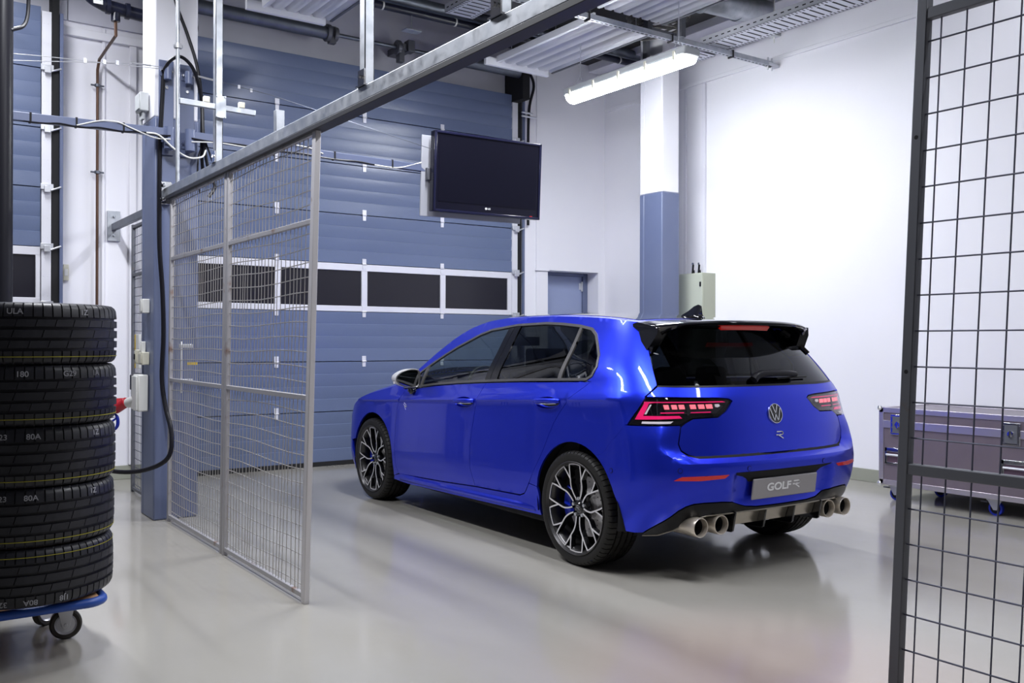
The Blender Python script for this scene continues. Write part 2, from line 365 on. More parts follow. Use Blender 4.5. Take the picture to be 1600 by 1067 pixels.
# roller shaft of the big door, high on the lintel
def shaft():
    t = thing('door_shaft', 'grey roller door shaft with drums and bearing, high on the lintel above the blue door', 'door shaft')
    y, z = 8.58, 4.31
    b = MB(); b.cyl((2.4, y, z), (3.70, y, z), .065, 24); b.build('spring_tube', M_GALVD, t)
    b = MB(); b.cyl((5.0, y, z), (6.1, y, z), .065, 24); b.build('spring_tube', M_GALVD, t)
    MB().cyl((3.60, y, z), (6.15, y, z), .020, 14).build('axle', M_GALVD, t)
    b = MB(); b.cyl((3.70, y, z), (3.74, y, z), .085, 20); b.cyl((3.78, y, z), (3.82, y, z), .07, 20); b.box(3.73, 3.80, y-.03, y+.03, z-.1, z+.07); b.build('drum', M_POSTD, t, bevel=.003)
    b = MB(); b.cyl((4.48, y, z), (4.52, y, z), .075, 20); b.box(4.53, 4.66, y-.02, y+.30, z-.02, z+.05); b.box(4.50, 4.56, y-.04, y+.04, z-.15, z+.02); b.box(4.6, 4.68, y-.05, y+.05, z-.03, z+.09); b.build('bearing_bracket', M_POSTD, t, bevel=.004)
    b = MB(); b.cyl((4.96, y, z), (5.0, y, z), .085, 20); b.build('drum', M_POSTD, t)
    b = MB(); b.box(6.04, 6.14, 8.50, 8.86, 4.0, 4.42); b.build('end_bracket', M_BLACKM, t, bevel=.006)
    b = MB(); b.tube([(6.2, 8.6, 4.35), (6.28, 8.62, 4.2), (6.24, 8.66, 3.9), (6.23, 8.66, 3.2), (6.24, 8.67, 2.6)], .016, 8, smooth=6); b.build('cable', M_BLACK, t)
    b = MB(); b.cyl((6.07, 8.56, 3.82), (6.27, 8.56, 3.82), .012, 8); b.cyl((6.07, 8.56, 3.86), (6.22, 8.56, 3.86), .012, 8); b.build('clamp', M_STEEL, t)
shaft()

# ------------------------------------------------------------------ pipes, high up
def pipes():
    t = thing('ceiling_pipe', 'thick grey pipe running along the wall high above the blue door', 'pipe')
    b = MB(); b.cyl((3.5, 7.9, 4.53), (7.30, 7.9, 4.53), .055, 20); b.build('pipe_run', M_GALVD, t)
    t = thing('ceiling_pipe', 'dark blue pipe with white clamps, slung just below the thick grey pipe', 'pipe')
    b = MB(); b.cyl((3.5, 7.86, 4.42), (7.25, 7.86, 4.42), .036, 16); b.build('pipe_run', M_DARKPIPE, t)
    for x in (3.95, 4.75, 5.55, 6.9):
        b = MB(); b.cyl((x, 7.86, 4.42), (x+.015, 7.86, 4.42), .041, 18); b.build('clamp', M_WHITEP, t)
    for x in (4.2, 5.15, 6.4):
        o = MB().cyl((x, 7.95, 4.42), (x, 7.95, H), .005, 6).build('hanger_rod', M_GALV, t)
    t = thing('ceiling_sensor', 'small grey sensor plate hanging under the dark blue pipe', 'sensor')
    b = MB(); b.cbox((4.27, 7.86, 4.24), (.17, .10, .016)); b.build('sensor_plate', M_GALV, t, bevel=.003)
    MB().cyl((4.27, 7.86, 4.24), (4.27, 7.86, 4.40), .008, 8).build('stem', M_GALV, t)
    # left corner
    t = thing('drain_pipe', 'black plastic water pipe with a bend and tee at the upper left', 'pipe')
    b = MB(); b.tube([(1.39, 8.0, 4.5), (1.39, 8.0, 4.14), (1.43, 8.0, 4.02), (1.53, 8.0, 3.965), (1.64, 8.02, 3.955), (2.3, 8.1, 3.93)], .052, 16, smooth=5); b.build('pipe_run', M_DARKPIPE, t)
    b = MB(); b.cyl((1.56, 8.01, 3.96), (1.59, 8.01, 3.96), .065, 18); b.cyl((1.71, 8.02, 3.95), (1.74, 8.02, 3.95), .065, 18); b.cyl((1.635, 8.02, 3.95), (1.635, 8.02, 3.85), .035, 14); b.build('tee_fitting', M_DARKPIPE, t)
    MB().cbox((1.49, 7.95, 3.96), (.07, .006, .035)).build('white_sticker', M_WHITEP, t)
    t = thing('copper_pipe', 'thin copper pipe running down the white wall beside the left door', 'pipe')
    b = MB(); b.tube([(1.635, 8.02, 3.87), (1.64, 8.03, 3.74), (1.66, 8.80, 3.74), (1.655, 8.85, 3.66), (1.655, 8.85, 3.4), (1.655, 8.85, 1.40)], .0125, 10, smooth=1); b.build('pipe_run', M_COPPER, t)
    for z in (3.52, 2.75, 1.50):
        b = MB(); b.cyl((1.655, 8.85, z-.012), (1.655, 8.85, z+.012), .024, 12); b.cyl((1.60, 8.85, z), (1.71, 8.85, z), .008, 8); b.cyl((1.655, 8.85, z), (1.655, 8.899, z), .008, 8)
        b.build('pipe_clamp', M_GALVD, t)
    t = thing('cable', 'black cables sagging across the top left corner', 'cable')
    b = MB(); b.tube([(.80, 8.0, 4.10), (.95, 7.9, 3.98), (1.1, 7.9, 3.92), (1.25, 7.9, 3.92), (1.36, 7.9, 4.0), (1.42, 7.9, 4.15)], .014, 8, smooth=6)
    b.tube([(.85, 7.9, 4.12), (1.0, 7.88, 4.03), (1.15, 7.88, 3.98), (1.3, 7.88, 4.02), (1.4, 7.88, 4.2)], .012, 8, smooth=6); b.build('cable_run', M_BLACK, t)
pipes()

# black pole at the left edge with cables
def pole():
    t = thing('steel_pole', 'black steel pole standing at the left edge behind the tyre stack', 'pole')
    cx, cy = .603, 5.91
    MB().cyl((cx, cy, 0), (cx, cy, H), .060, 24).build('pole_tube', M_BLACK, t)
    MB().cyl((cx, cy, 0), (cx, cy, .02), .11, 24).build('foot_plate', M_BLACKM, t)
    t = thing('cable', 'black cable looped around the top of the black pole', 'cable')
    b = MB(); b.tube([(cx-.1, cy, 3.75), (cx, cy-.08, 3.55), (cx+.10, cy-.06, 3.38), (cx+.135, cy, 3.22), (cx+.12, cy, 3.06), (cx+.045, cy-.03, 3.0)], .011, 8, smooth=6)
    b.tube([(cx-.05, cy-.09, 3.9), (cx+.03, cy-.085, 3.5), (cx+.12, cy-.03, 3.32), (cx+.16, cy, 3.45), (cx+.15, cy, 3.9)], .009, 8, smooth=6); b.build('cable_loop', M_BLACK, t)
pole()

# ------------------------------------------------------------------ mesh fences
def fence_panel(label, X, ya, yb, za, zb, shear_a, shear_b, ny, dz, rails, mf, mw, tube=.032, wire=.0023, wob=0.0, group=None, post_a=True, post_b=True, depth=.028, ma_=None):
    """panel in the plane x=X from y=ya (near) to yb (far); shear = how far the tops lean along y"""
    t = thing('mesh_fence_panel', label, 'fence panel', (X, (ya+yb)/2, 0), 0, group)
    O_ = Vector((X, (ya+yb)/2, 0))
    def pt(a, z): return Vector((X, ya+a*(yb-ya)+(shear_a+(shear_b-shear_a)*a)*z/zb, z))-O_
    if post_a:
        b = MB(); b.bar(pt(0, 0.0), pt(0, zb), depth, tube, up=(0, 1, 0)); b.build('post', ma_ or mf, t, bevel=.003)
    if post_b:
        b = MB(); b.bar(pt(1, 0.0), pt(1, zb), depth, tube, up=(0, 1, 0)); b.build('post', mf, t, bevel=.003)
    for z in [za]+rails+[zb-.02]:
        b = MB(); b.bar(pt(0, z), pt(1, z), depth*.8, .024); b.build('rail', mf, t, bevel=.002)
    b = MB(); L = yb-ya
    for i in range(1, ny):
        a = i/ny; pts = [pt(a, z)+Vector((wob*math.sin(z*3.1+i*.7), wob*2.0*math.sin(z*2.1+i*1.3), 0)) for z in (za, (2*za+zb)/3, (za+2*zb)/3, zb-.01)]
        b.tube(pts, wire, 5, cap=False)
    z = za+dz*.55
    while z < zb-.02:
        b.tube([pt(a, z+wob*2.0*math.sin(a*6+z*5))+Vector((wire*1.6, 0, 0)) for a in (0, .2, .4, .6, .8, 1)], wire*1.15, 5, cap=False); z += dz
    b.build('wire_mesh', mw, t)
    for a in (0, 1):
        f = MB(); p0 = pt(a, 0.0); f.cyl(p0+Vector((0, 0, 0)), p0+Vector((0, 0, .03)), .014, 10); f.build('foot', M_BLACKM, t)
    return t
fence_panel('wire mesh fence panel with rusty frame, nearer one with the free pale end post', 1.715, 4.205, 5.425, .035, 2.255, -.128, -.08, 25, .0705, [.985, 1.82], M_FRAME, M_WIRE, wob=.004, tube=.042, ma_=M_PALE)
fence_panel('wire mesh fence panel with rusty frame, farther one against the blue column', 1.715, 5.475, 6.655, .035, 2.255, -.08, -.07, 24, .0705, [.985, 1.82], M_FRAME, M_WIRE, wob=.003)
fence_panel('narrow wire mesh fence panel behind the blue column, below the wall bracket', 1.80, 6.9, 8.12, .03, 2.22, 0, 0, 24, .0705, [.98, 1.80], M_POSTD, M_WIRED, wob=.002)
def beams():
    t = thing('fence_beam', 'long galvanised steel beam over the left mesh fence, rising across the picture', 'beam', (1.715, 0, 0))
    b = MB(); b.box(-.025, .025, .9, 6.71, 2.262, 2.322); b.build('channel', M_GALV, t, bevel=.003)
    b = MB(); b.box(-.030, .034, .9, 6.71, 2.236, 2.259); b.build('lower_track', mat('shaded_underside_steel', (.035, .035, .042), .5, metal=.3), t, bevel=.002)  # coloured dark to stand for the shade on the beam's underside
    b = MB(); b.cbox((-.02, 6.706, 2.29), (.09, .012, .16)); b.cyl((-.035, 6.69, 2.34), (-.035, 6.66, 2.34), .014, 6); b.cyl((-.04, 6.69, 2.24), (-.04, 6.66, 2.24), .014, 6); b.build('end_bracket', M_CHROME, t, bevel=.003)
    for y in (5.62, 5.66): 
        MB().cyl((0, y, 2.322), (0, y, 2.36), .009, 6).build('bolt', mat('rust', (.20, .05, .03), .7), t)
    t = thing('wall_beam', 'short grey steel beam with wall bracket behind the blue column', 'beam', (1.80, 0, 0))
    MB().box(-.02, .02, 7.02, 8.885, 2.245, 2.305).build('channel', M_GALVD, t, bevel=.003)
    b = MB(); b.box(-.055, .055, 8.875, 8.898, 2.15, 2.42); b.cyl((0, 8.875, 2.20), (0, 8.85, 2.20), .012, 6); b.cyl((0, 8.875, 2.37), (0, 8.85, 2.37), .012, 6); b.build('bracket', M_GALV, t, bevel=.003)
    for y, z1, lab in ((5.575, H, 'galvanised upright rising from the fence beam next to the blue column'), (3.545, H, 'galvanised upright rising from the middle of the fence beam'), (2.53, H, 'short visible galvanised upright at the top right end of the fence beam')):
        t = thing('galvanised_upright', lab, 'upright post', (1.715, y, 2.322))
        b = MB(); b.box(-.022, .022, -.024, -.019, 0, z1-2.322); b.box(-.022, -.017, -.024, .024, 0, z1-2.322); b.box(.017, .022, -.024, .024, 0, z1-2.322)
        b.build('channel', M_GALV, t, bevel=.001)
        b = MB(); b.box(-.035, .035, -.04, .04, 0, .006); b.box(-.028, -.0225, -.03, .03, 0, .07)
        b.cyl((-.03, 0, .04), (-.04, 0, .04), .009, 6); b.cyl((.03, -.02, .006), (.03, -.02, .016), .008, 6); b.build('foot_bracket', M_CHROME, t)
    t = thing('galvanised_stub', 'short pale steel stub standing on the fence beam before the blue door', 'post stub', (1.715, 4.564, 2.322))
    MB().box(-.022, .022, -.02, .02, 0, .11).build('stub', M_GALV, t, bevel=.002)
    t = thing('crossbar', 'pale horizontal bar clamped across the upright beside the blue column', 'crossbar', (1.705, 5.54, 2.65))
    M_ = Matrix.Rotation(R(1.2), 4, 'Y')
    MB().box(-.225, .225, -.014, .014, -.016, .016, M_).build('bar', M_GALV, t, bevel=.002)
    b = MB(); b.cbox((.01, -.02, 0), (.060, .008, .13)); 
    for s in (-1, 1):
        for q in (-.06, .06): b.cyl((.01+s*.024, -.03, q), (.01+s*.024, -.012, q), .006, 6)
    b.build('clamp_plate', M_GALV, t)
    for x in (-.07, .14):
        b = MB(); b.cbox((x+.0, 0, .034-x*.02), (.036, .03, .036)); b.build('white_cap', M_CREAM, t, bevel=.004)
    t = thing('conduit_pipe', 'thin grey conduit pipe running up in front of the column to the ceiling', 'conduit', (1.714, 6.46, 2.322))
    MB().cyl((0, 0, 0), (0, 0, H-2.322), .014, 12).build('conduit_tube', M_GALV, t)
    b = MB(); b.cyl((0, 0, .92), (0, 0, .95), .026, 12); b.cyl((-.03, 0, .935), (.03, 0, .935), .012, 8); b.build('clamp', M_STEEL, t)
beams()
# right gate
def right_gate():
    X = 2.80
    t = thing('mesh_gate', 'dark grey steel mesh gate filling the right edge in the foreground', 'mesh gate', (X, 1.2, 0))
    ytop, ybot = -.095, 0.0
    def pt(y, z): return Vector((0, y-1.2-.103*z/2.34, z))
    b = MB(); b.bar(pt(1.80, 0), pt(1.80, 2.60), .036, .036, up=(0, 1, 0)); b.build('post', M_POSTD, t, bevel=.003)
    b = MB(); b.bar(pt(.25, 0), pt(.25, 2.60), .04, .04, up=(0, 1, 0)); b.build('post', M_POSTD, t, bevel=.003)
    for z in (.03, .842, 2.312):
        b = MB(); b.bar(pt(1.79, z), pt(.25, z), .03, .036); b.build('rail', M_POSTD, t, bevel=.003)
    for z in (1.16, 1.92):
        b = MB(); b.cyl(pt(1.80, z)+Vector((-.0185, 0, 0)), pt(1.80, z)+Vector((-.0175, 0, 0)), .007, 12); b.build('bolt_hole', M_BLACKM, t)
    b = MB()
    for k in range(18):
        y = 1.743-k*.0838; b.tube([pt(y, .03)+Vector((.004, 0, 0)), pt(y+.004*math.sin(k), 1.2)+Vector((.004, 0, 0)), pt(y, 2.31)+Vector((.004, 0, 0))], .0029, 6, cap=False)
    for k in range(20):
        z = 2.225-.1165*k; b.tube([pt(1.79, z), pt(.25, z)], .0029, 6, cap=False)
    b.build('wire_mesh', M_WIRED, t)
right_gate()

# ------------------------------------------------------------------ television and its arms on the column
def television():
    t = thing('television', 'flat black television hanging on a wall arm before the blue door', 'television', (4.232, 6.44, 2.63))
    Mx = Matrix.Rotation(R(-2.6), 4, 'Z') @ Matrix.Rotation(R(3), 4, 'X')
    w, h = 1.03, .648
    b = MB(); b.box(-w/2, w/2, 0, .07, -h/2, h/2, Mx); b.box(-w/2+.15, w/2-.15, .07, .11, -h/2+.1, h/2-.1, Mx); b.build('housing', mat('tv_gloss', (.008, .008, .018), .15, spec=.3), t, bevel=.006)
    b = MB(); b.box(-w/2+.045, w/2-.045, -.003, .002, -h/2+.085, h/2-.035, Mx); b.build('screen', mat('tv_screen', (.007, .007, .015), .25, spec=.12), t)
    b = MB(); bz = [(-w/2, w/2, -h/2, -h/2+.022), ]
    b.box(-w/2, w/2, -.010, 0, -h/2, -h/2+.02, Mx); b.box(-w/2, w/2, -.010, 0, h/2-.02, h/2, Mx); b.box(-w/2, -w/2+.02, -.010, 0, -h/2, h/2, Mx); b.box(w/2-.02, w/2, -.010, 0, -h/2, h/2, Mx)
    b.build('bezel', mat('tv_bezel', (.012, .013, .040), .18, spec=.4), t, bevel=.004)
    b = MB(); Q = Mx @ Matrix.Translation((0.0, -.005, -h/2+.055)) @ Matrix.Rotation(R(90), 4, 'X')
    b.lathe([(.0, 0), (.010, 0), (.010, .001), (0, .001)], 20, Q @ Matrix.Translation((-.022, 0, 0)))
    vs, fs = text_mesh('LG', .020, .0006, 1.1, .0006); b.add([Q @ (v+Vector((.008, 0, 0))) for v in vs], fs); b.build('maker_logo', mat('logo_white', (.85, .85, .88), .4), t)
    b = MB(); b.box(w/2-.10, w/2-.075, -.004, -.001, -h/2+.022, -h/2+.026, Mx); b.build('standby_light', mat('standby_red', (.3, 0, 0), .5, emit=(1, .05, .05), estr=.6), t)
    b = MB(); b.box(-w/2-.055, w/2-.12, .115, .13, -h/2-.035, h/2-.03, Mx); b.build('mounting_board', mat('grey_board', (.42, .43, .48), .5), t, bevel=.002)
    b = MB(); b.box(-w/2-.02, -w/2+.06, .075, .112, -.07, .03, Mx); b.build('arm_bracket', M_POSTD, t, bevel=.004)
television()
def arms():
    def arm(label, x0, x1, z, dz, col):
        t = thing('swivel_arm', label, 'swivel arm', (x0, 6.62, z))
        b = MB(); b.bar((0, 0, 0), (x1-x0, -.02, dz), .045, .055); b.build('arm_tube', M_COLBLUE, t, bevel=.004)
        s = 1 if x1 > x0 else -1
        b = MB(); b.cyl((0, 0, -.11), (0, 0, .04), .034, 18); b.build('pivot', M_COLBLUE, t)
        for f in (.28, .55, .80):
            p = Vector(((x1-x0)*f, -.02*f, dz*f)); MB().cbox(p, (.012, .052, .063)).build('cable_tie', M_BLACKM, t)
        c = MB(); n = 14; pts = [Vector(((x1-x0)*i/n, -.032, dz*i/n-.026-.005*math.sin(i*1.9))) for i in range(n+1)]
        c.tube(pts, .007, 6, smooth=3); c.build('black_cable', M_BLACK, t)
        c = MB(); pts = [Vector(((x1-x0)*f, -.036, dz*f+g)) for f, g in ((.0, -.05), (.10, -.03), (.22, -.03), (.34, .028), (.44, .030), (.5, .0))] if s > 0 else [Vector(((x1-x0)*f, -.036, dz*f+g)) for f, g in ((.0, -.05), (.10, -.05), (.24, .0), (.32, .03), (.42, .025), (.55, -.02))]
        c.tube(pts, .0045, 6, smooth=5)
        if s > 0: c.tube([Vector(((x1-x0)*f, -.036, dz*f+g)) for f, g in ((.72, -.03), (.82, -.028), (.90, .02), (.95, .05), (.99, .03))], .006, 6, smooth=5)
        c.build('white_cable', M_WHITEP, t)
        return t
    arm('blue swivel arm reaching left from the column, white cable wound round it', 1.700, .62, 2.695, -.025, None)
    arm('blue swivel arm reaching right from the column to the television', 1.842, 3.80, 2.695, -.035, None)
    for (x0, x1, z0, z1, xa, lab) in ((1.649, 1.748, 2.555, 3.215, 1.697, 'blue bolted steel plate with hinge brackets, left one of the two on the column'), (1.792, 1.889, 2.555, 3.205, 1.842, 'blue bolted steel plate with hinge brackets, right one of the two on the column')):
        t = thing('mounting_plate', lab, 'mounting plate', ((x0+x1)/2, 6.705, z0))
        w = (x1-x0)/2; h = z1-z0
        MB().box(-w, w, -.012, .005, 0, h).build('plate', M_COLBLUE, t, bevel=.002)
        for zz in (h-.085, .085):
            b = MB(); b.box(-w*.9, w*.9, -.022, -.012, zz-.03, zz+.03); b.cyl((0, -.055, zz-.06), (0, -.055, zz+.03), .026, 14); b.box(-.02, .02, -.055, -.015, zz-.03, zz+.03); b.build('hinge_bracket', M_COLBLUE, t, bevel=.003)
            for s in (-1, 1):
                MB().cyl((s*w*.68, -.022, zz+.005), (s*w*.68, -.034, zz+.005), .010, 6).build('bolt', M_CHROME, t)
        for zz in (h-.19, .035):
            MB().cyl((0, -.012, zz), (0, -.022, zz), .011, 12).build('bolt', M_CHROME, t)
    # wire rope with turnbuckles
    t = thing('wire_rope', 'thin steel wire rope stretched left from the column plate', 'wire rope')
    b = MB(); b.tube([(1.66, 6.64, 3.147), (1.5, 6.62, 3.14), (.3, 6.6, 2.96)], .0025, 6); b.tube([(.3, 6.6, 3.03), (.9, 6.6, 3.08), (1.66, 6.64, 3.135)], .0025, 6); b.build('rope', M_STEEL, t)
    b = MB(); b.cyl((1.45, 6.62, 3.137), (1.58, 6.63, 3.143), .006, 8); b.build('turnbuckle', M_STEEL, t)
    for x in (1.16, 1.28, 1.36): MB().cbox((x, 6.615, 3.10+(x-1.16)*.1), (.018, .012, .03)).build('clip', M_STEEL, t)
    t = thing('wire_rope', 'thin steel wire rope stretched from the column to the television', 'wire rope')
    b = MB(); b.tube([(1.86, 6.64, 3.13), (2.4, 6.58, 3.06), (3.76, 6.5, 2.80)], .0025, 6); b.build('rope', M_GALVD, t)
    b = MB(); b.cyl((1.90, 6.64, 3.125), (2.06, 6.62, 3.105), .008, 8); b.build('turnbuckle', M_STEEL, t)
    for x in (2.18, 2.27): MB().cbox((x, 6.60, 3.085-(x-2.18)*.14), (.016, .012, .026)).build('clip', M_STEEL, t)
arms()

# ------------------------------------------------------------------ electrics on and by the column
def electrics():
    x = 1.622
    t = thing('socket_box', 'white electrical socket box mounted on the side of the blue column', 'socket box', (x, 6.97, .88))
    MB().box(-.072, -.004, -.13, .03, -.125, .135).build('case', M_WHITEP, t, bevel=.008)
    MB().box(-.085, -.072, -.12, .02, -.115, .125).build('lid', M_WHITEP, t, bevel=.004)
    MB().box(-.075, -.01, .035, .12, .02, .13).build('black_outlet', M_BLACK, t, bevel=.006)
    b = MB(); b.cyl((-.05, .0, -.045), (-.08, .12, -.075), .037, 18); b.build('socket_outlet', M_WHITEP, t)
    t = thing('power_plug', 'red industrial plug pushed into the socket box', 'plug', (1.53, 7.11, .80))
    b = MB(); b.cyl((.0, .0, .01), (-.05, .10, -.045), .036, 18); b.build('plug_body', M_RED, t)
    b = MB(); b.cyl((-.05, .10, -.045), (-.075, .15, -.075), .026, 14, r2=.016); b.build('cable_gland', M_GREYP, t)
    b = MB(); b.box(-.06, .01, .04, .075, .01, .055, Matrix.Rotation(R(-20), 4, 'X')); b.build('flap', M_RED, t, bevel=.004)
    MB().cbox((-.04, .035, 0), (.01, .035, .02)).build('white_label', M_WHITEP, t)
    t = thing('strap_ribbon', 'blue strap ribbon dangling from the red plug', 'strap', (1.455, 7.245, .705))
    b = MB(); pts = spline([Vector(p) for p in ((-.0, .02, .03), (.03, -.05, .0), (.035, -.06, -.06), (.02, -.03, -.10), (.0, .01, -.10), (.0, 0.0, -.05), (.035, -.04, -.01), (-.01, .05, -.02))], 6)
    vs = []; fs = []
    for i, q in enumerate(pts): vs += [q+Vector((-.012, .010, 0)), q+Vector((.008, -.008, 0))]
    for i in range(len(pts)-1): fs.append((2*i, 2*i+1, 2*i+3, 2*i+2))
    b.add(vs, fs); o = b.build('ribbon', M_BLUEP, t); s = o.modifiers.new('s', 'SOLIDIFY'); s.thickness = .002
    # cables
    t = thing('power_cable', 'thick black cable hanging down the column in a loop behind the tyres', 'cable', (0, 0, 0))
    b = MB(); b.tube([(1.70, 6.70, 3.17), (1.68, 6.69, 3.12), (1.672, 6.695, 2.95), (1.655, 6.69, 2.6), (1.652, 6.69, 2.2), (1.655, 6.69, 1.9), (1.675, 6.69, 1.6), (1.680, 6.68, 1.3), (1.665, 6.66, 1.0), (1.675, 6.60, .80), (1.69, 6.50, .62), (1.66, 6.48, .46), (1.54, 6.60, .375), (1.38, 6.75, .36), (1.22, 6.9, .42), (1.08, 7.0, .55)], .0155, 10, smooth=6); b.build('cable_run', M_BLACK, t)
    t = thing('power_cable', 'black cable arching over the conduit clamp between the two column plates', 'cable', (0, 0, 0))
    b = MB(); b.tube([(1.67, 6.66, 3.13), (1.70, 6.60, 3.19), (1.755, 6.55, 3.215), (1.84, 6.58, 3.17), (1.90, 6.62, 3.06), (1.935, 6.66, 2.9), (1.94, 6.68, 2.6), (1.955, 6.70, 2.45)], .012, 8, smooth=6); b.build('cable_run', M_BLACK, t)
    t = thing('power_cable', 'black cable bundle falling from the ceiling along the right of the column', 'cable', (0, 0, 0))
    b = MB(); b.tube([(1.70, 6.66, 3.85), (1.76, 6.66, 3.6), (1.83, 6.66, 3.42), (1.90, 6.66, 3.2), (1.935, 6.66, 2.95), (1.94, 6.64, 2.7), (1.97, 6.64, 2.5), (2.02, 6.64, 2.36), (1.98, 6.64, 2.28)], .012, 8, smooth=6)
    b.tube([(1.93, 6.66, 2.75), (1.98, 6.64, 2.6), (2.04, 6.64, 2.45), (2.05, 6.64, 2.55), (2.02, 6.64, 2.60)], .007, 8, smooth=6)
    b.tube([(1.93, 6.66, 2.62), (1.90, 6.62, 2.55), (1.895, 6.62, 2.42), (1.91, 6.62, 2.3)], .007, 8, smooth=6); b.build('cable_run', M_BLACK, t)
    t = thing('white_cable', 'white cable drooping across the front of the column below the arms', 'cable', (0, 0, 0))
    b = MB(); b.tube([(1.54, 6.58, 2.67), (1.62, 6.57, 2.66), (1.72, 6.57, 2.58), (1.82, 6.57, 2.53), (1.91, 6.57, 2.545), (1.945, 6.6, 2.60)], .006, 8, smooth=6); b.build('cable_run', M_WHITEP, t)
    def swbox(label, loc, d, m, name='switch_box', knob=None):
        t = thing(name, label, 'switch box', loc)
        MB().box(-d[0], 0, -d[1]/2, d[1]/2, -d[2]/2, d[2]/2).build('case', m, t, bevel=.005)
        MB().box(-d[0]-.006, -d[0], -d[1]/2+.012, d[1]/2-.012, -d[2]/2+.012, d[2]/2-.012).build('cover', m, t, bevel=.002)
        if knob: MB().box(-d[0]-.012, -d[0]-.006, -.014, .014, -.02, .02).build('rocker', knob, t, bevel=.002)
        return t
    swbox('small white switch box on the side of the column, above the others', (x, 6.86, 1.50), (.05, .08, .10), M_WHITEP)
    swbox('cream double socket on the column just above the white socket box', (x, 6.88, 1.13), (.05, .11, .09), M_CREAM)
    swbox('cream wall socket with green flap beside the double socket', (x, 7.02, 1.14), (.05, .06, .10), M_CREAM, knob=M_BLACK)
    swbox('small white conduit box between the cream sockets and the switches', (x, 6.95, 1.21), (.03, .04, .08), M_WHITEP)
    t = swbox('grey junction box with cable glands high on the left column', (x, 6.93, 2.95), (.06, .14, .13), mat('box_grey', (.55, .57, .58), .5), 'junction_box')
    for q in (-.03, .0, .03): MB().cyl((-.03, q, -.065), (-.03, q, -.12), .012, 10).build('gland', M_GREYP, t)
    MB().cyl((-.03, .02, -.10), (-.03, .03, -.22), .009, 8).build('cable_stub', M_GREYP, t)
    # on the wall beside the left door
    for (xx, zz, lab) in ((1.36, 1.83, 'cream wall switch beside the left door rail'), (1.405, 1.85, 'second cream wall switch, right of the first by the left door')):
        t = thing('wall_switch', lab, 'wall switch', (xx, 8.899, zz)); MB().box(-.022, .022, -.05, 0, -.07, .07).build('case', M_CREAM, t, bevel=.004)
        MB().box(-.014, .014, -.055, -.05, -.03, .03).build('rocker', M_WHITEP, t, bevel=.002)
    for (zz, lab) in ((1.24, 'upper yellow framed switch on the wall behind the column'), (1.10, 'lower yellow framed switch on the wall behind the column')):
        t = thing('wall_switch', lab, 'wall switch', (1.86, 8.60, zz)); 
        t.location = (1.775, 7.75, zz)
        MB().box(-.03, 0, -.06, .04, -.065, .065).build('case', M_WHITEP, t, bevel=.003); MB().box(-.034, -.005, .04, .065, -.065, .065).build('yellow_side', M_YEL, t, bevel=.002)
    t = thing('hinge_latch', 'small steel latch with yellow tag on the fence against the column', 'latch', (1.74, 6.45, 1.10))
    b = MB(); b.cbox((0.03, 0, .12), (.09, .02, .025)); b.cyl((.0, 0, -.2), (.0, 0, .15), .006, 8); b.cbox((.03, 0, -.12), (.09, .02, .03)); b.build('latch_body', M_STEEL, t, bevel=.003)
    MB().cbox((.075, 0, 0), (.07, .012, .018)).build('yellow_tag', M_YEL, t)
electrics()

# ------------------------------------------------------------------ under the ceiling, right
def ribbed_panel(name_lab, x0, x1, y0, y1, z, nrib, endplate):
    t = thing('radiant_ceiling_panel', name_lab, 'ceiling panel', ((x0+x1)/2, (y0+y1)/2, z))
    w = (x1-x0)/2; L = (y1-y0)/2; b = MB(); prof = []
    for i in range(nrib):
        a = -w+2*w*i/nrib; p = 2*w/nrib
        prof += [(a, 0), (a+p*.30, 0), (a+p*.42, .022), (a+p*.50, .028), (a+p*.58, .022), (a+p*.70, 0)]
    prof.append((w, 0)); n = len(prof)
    vs = [(x, y, zz) for y in (-L, L) for x, zz in prof]; b.add(vs, [(i, i+1, n+i+1, n+i) for i in range(n-1)])
    o = b.build('ribbed_sheet', M_RIB, t, smooth=25); m = o.modifiers.new('s', 'SOLIDIFY'); m.thickness = .003
    for s in (-1, 1): MB().box(s*w-.012, s*w+.012, -L, L, -.012, .05).build('side_flange', M_RIB if s < 0 else M_POSTD, t, bevel=.002)
    if endplate: MB().box(-w-.14, w-.05, L-.01, L+.03, -.05, .03).build('end_angle', M_RIB, t, bevel=.003)
    for s in (-1, 1):
        for y in (-L*.8, L*.8): MB().cyl((s*w*.8, y, .02), (s*w*.8, y, H-z), .004, 6).build('hanger_rod', M_GALV, t)
    return t
ribbed_panel('white ribbed ceiling panel hanging right of the middle, far one beyond the strut', 5.17, 5.86, 6.20, 7.72, 4.07, 5, True)
ribbed_panel('white ribbed ceiling panel hanging over the car, near one before the strut', 5.06, 5.80, 3.2, 6.02, 4.09, 7, False)
ribbed_panel('white ribbed ceiling panel at the top left of the beam', 2.66, 3.26, 4.6, 7.45, 4.02, 5, True)
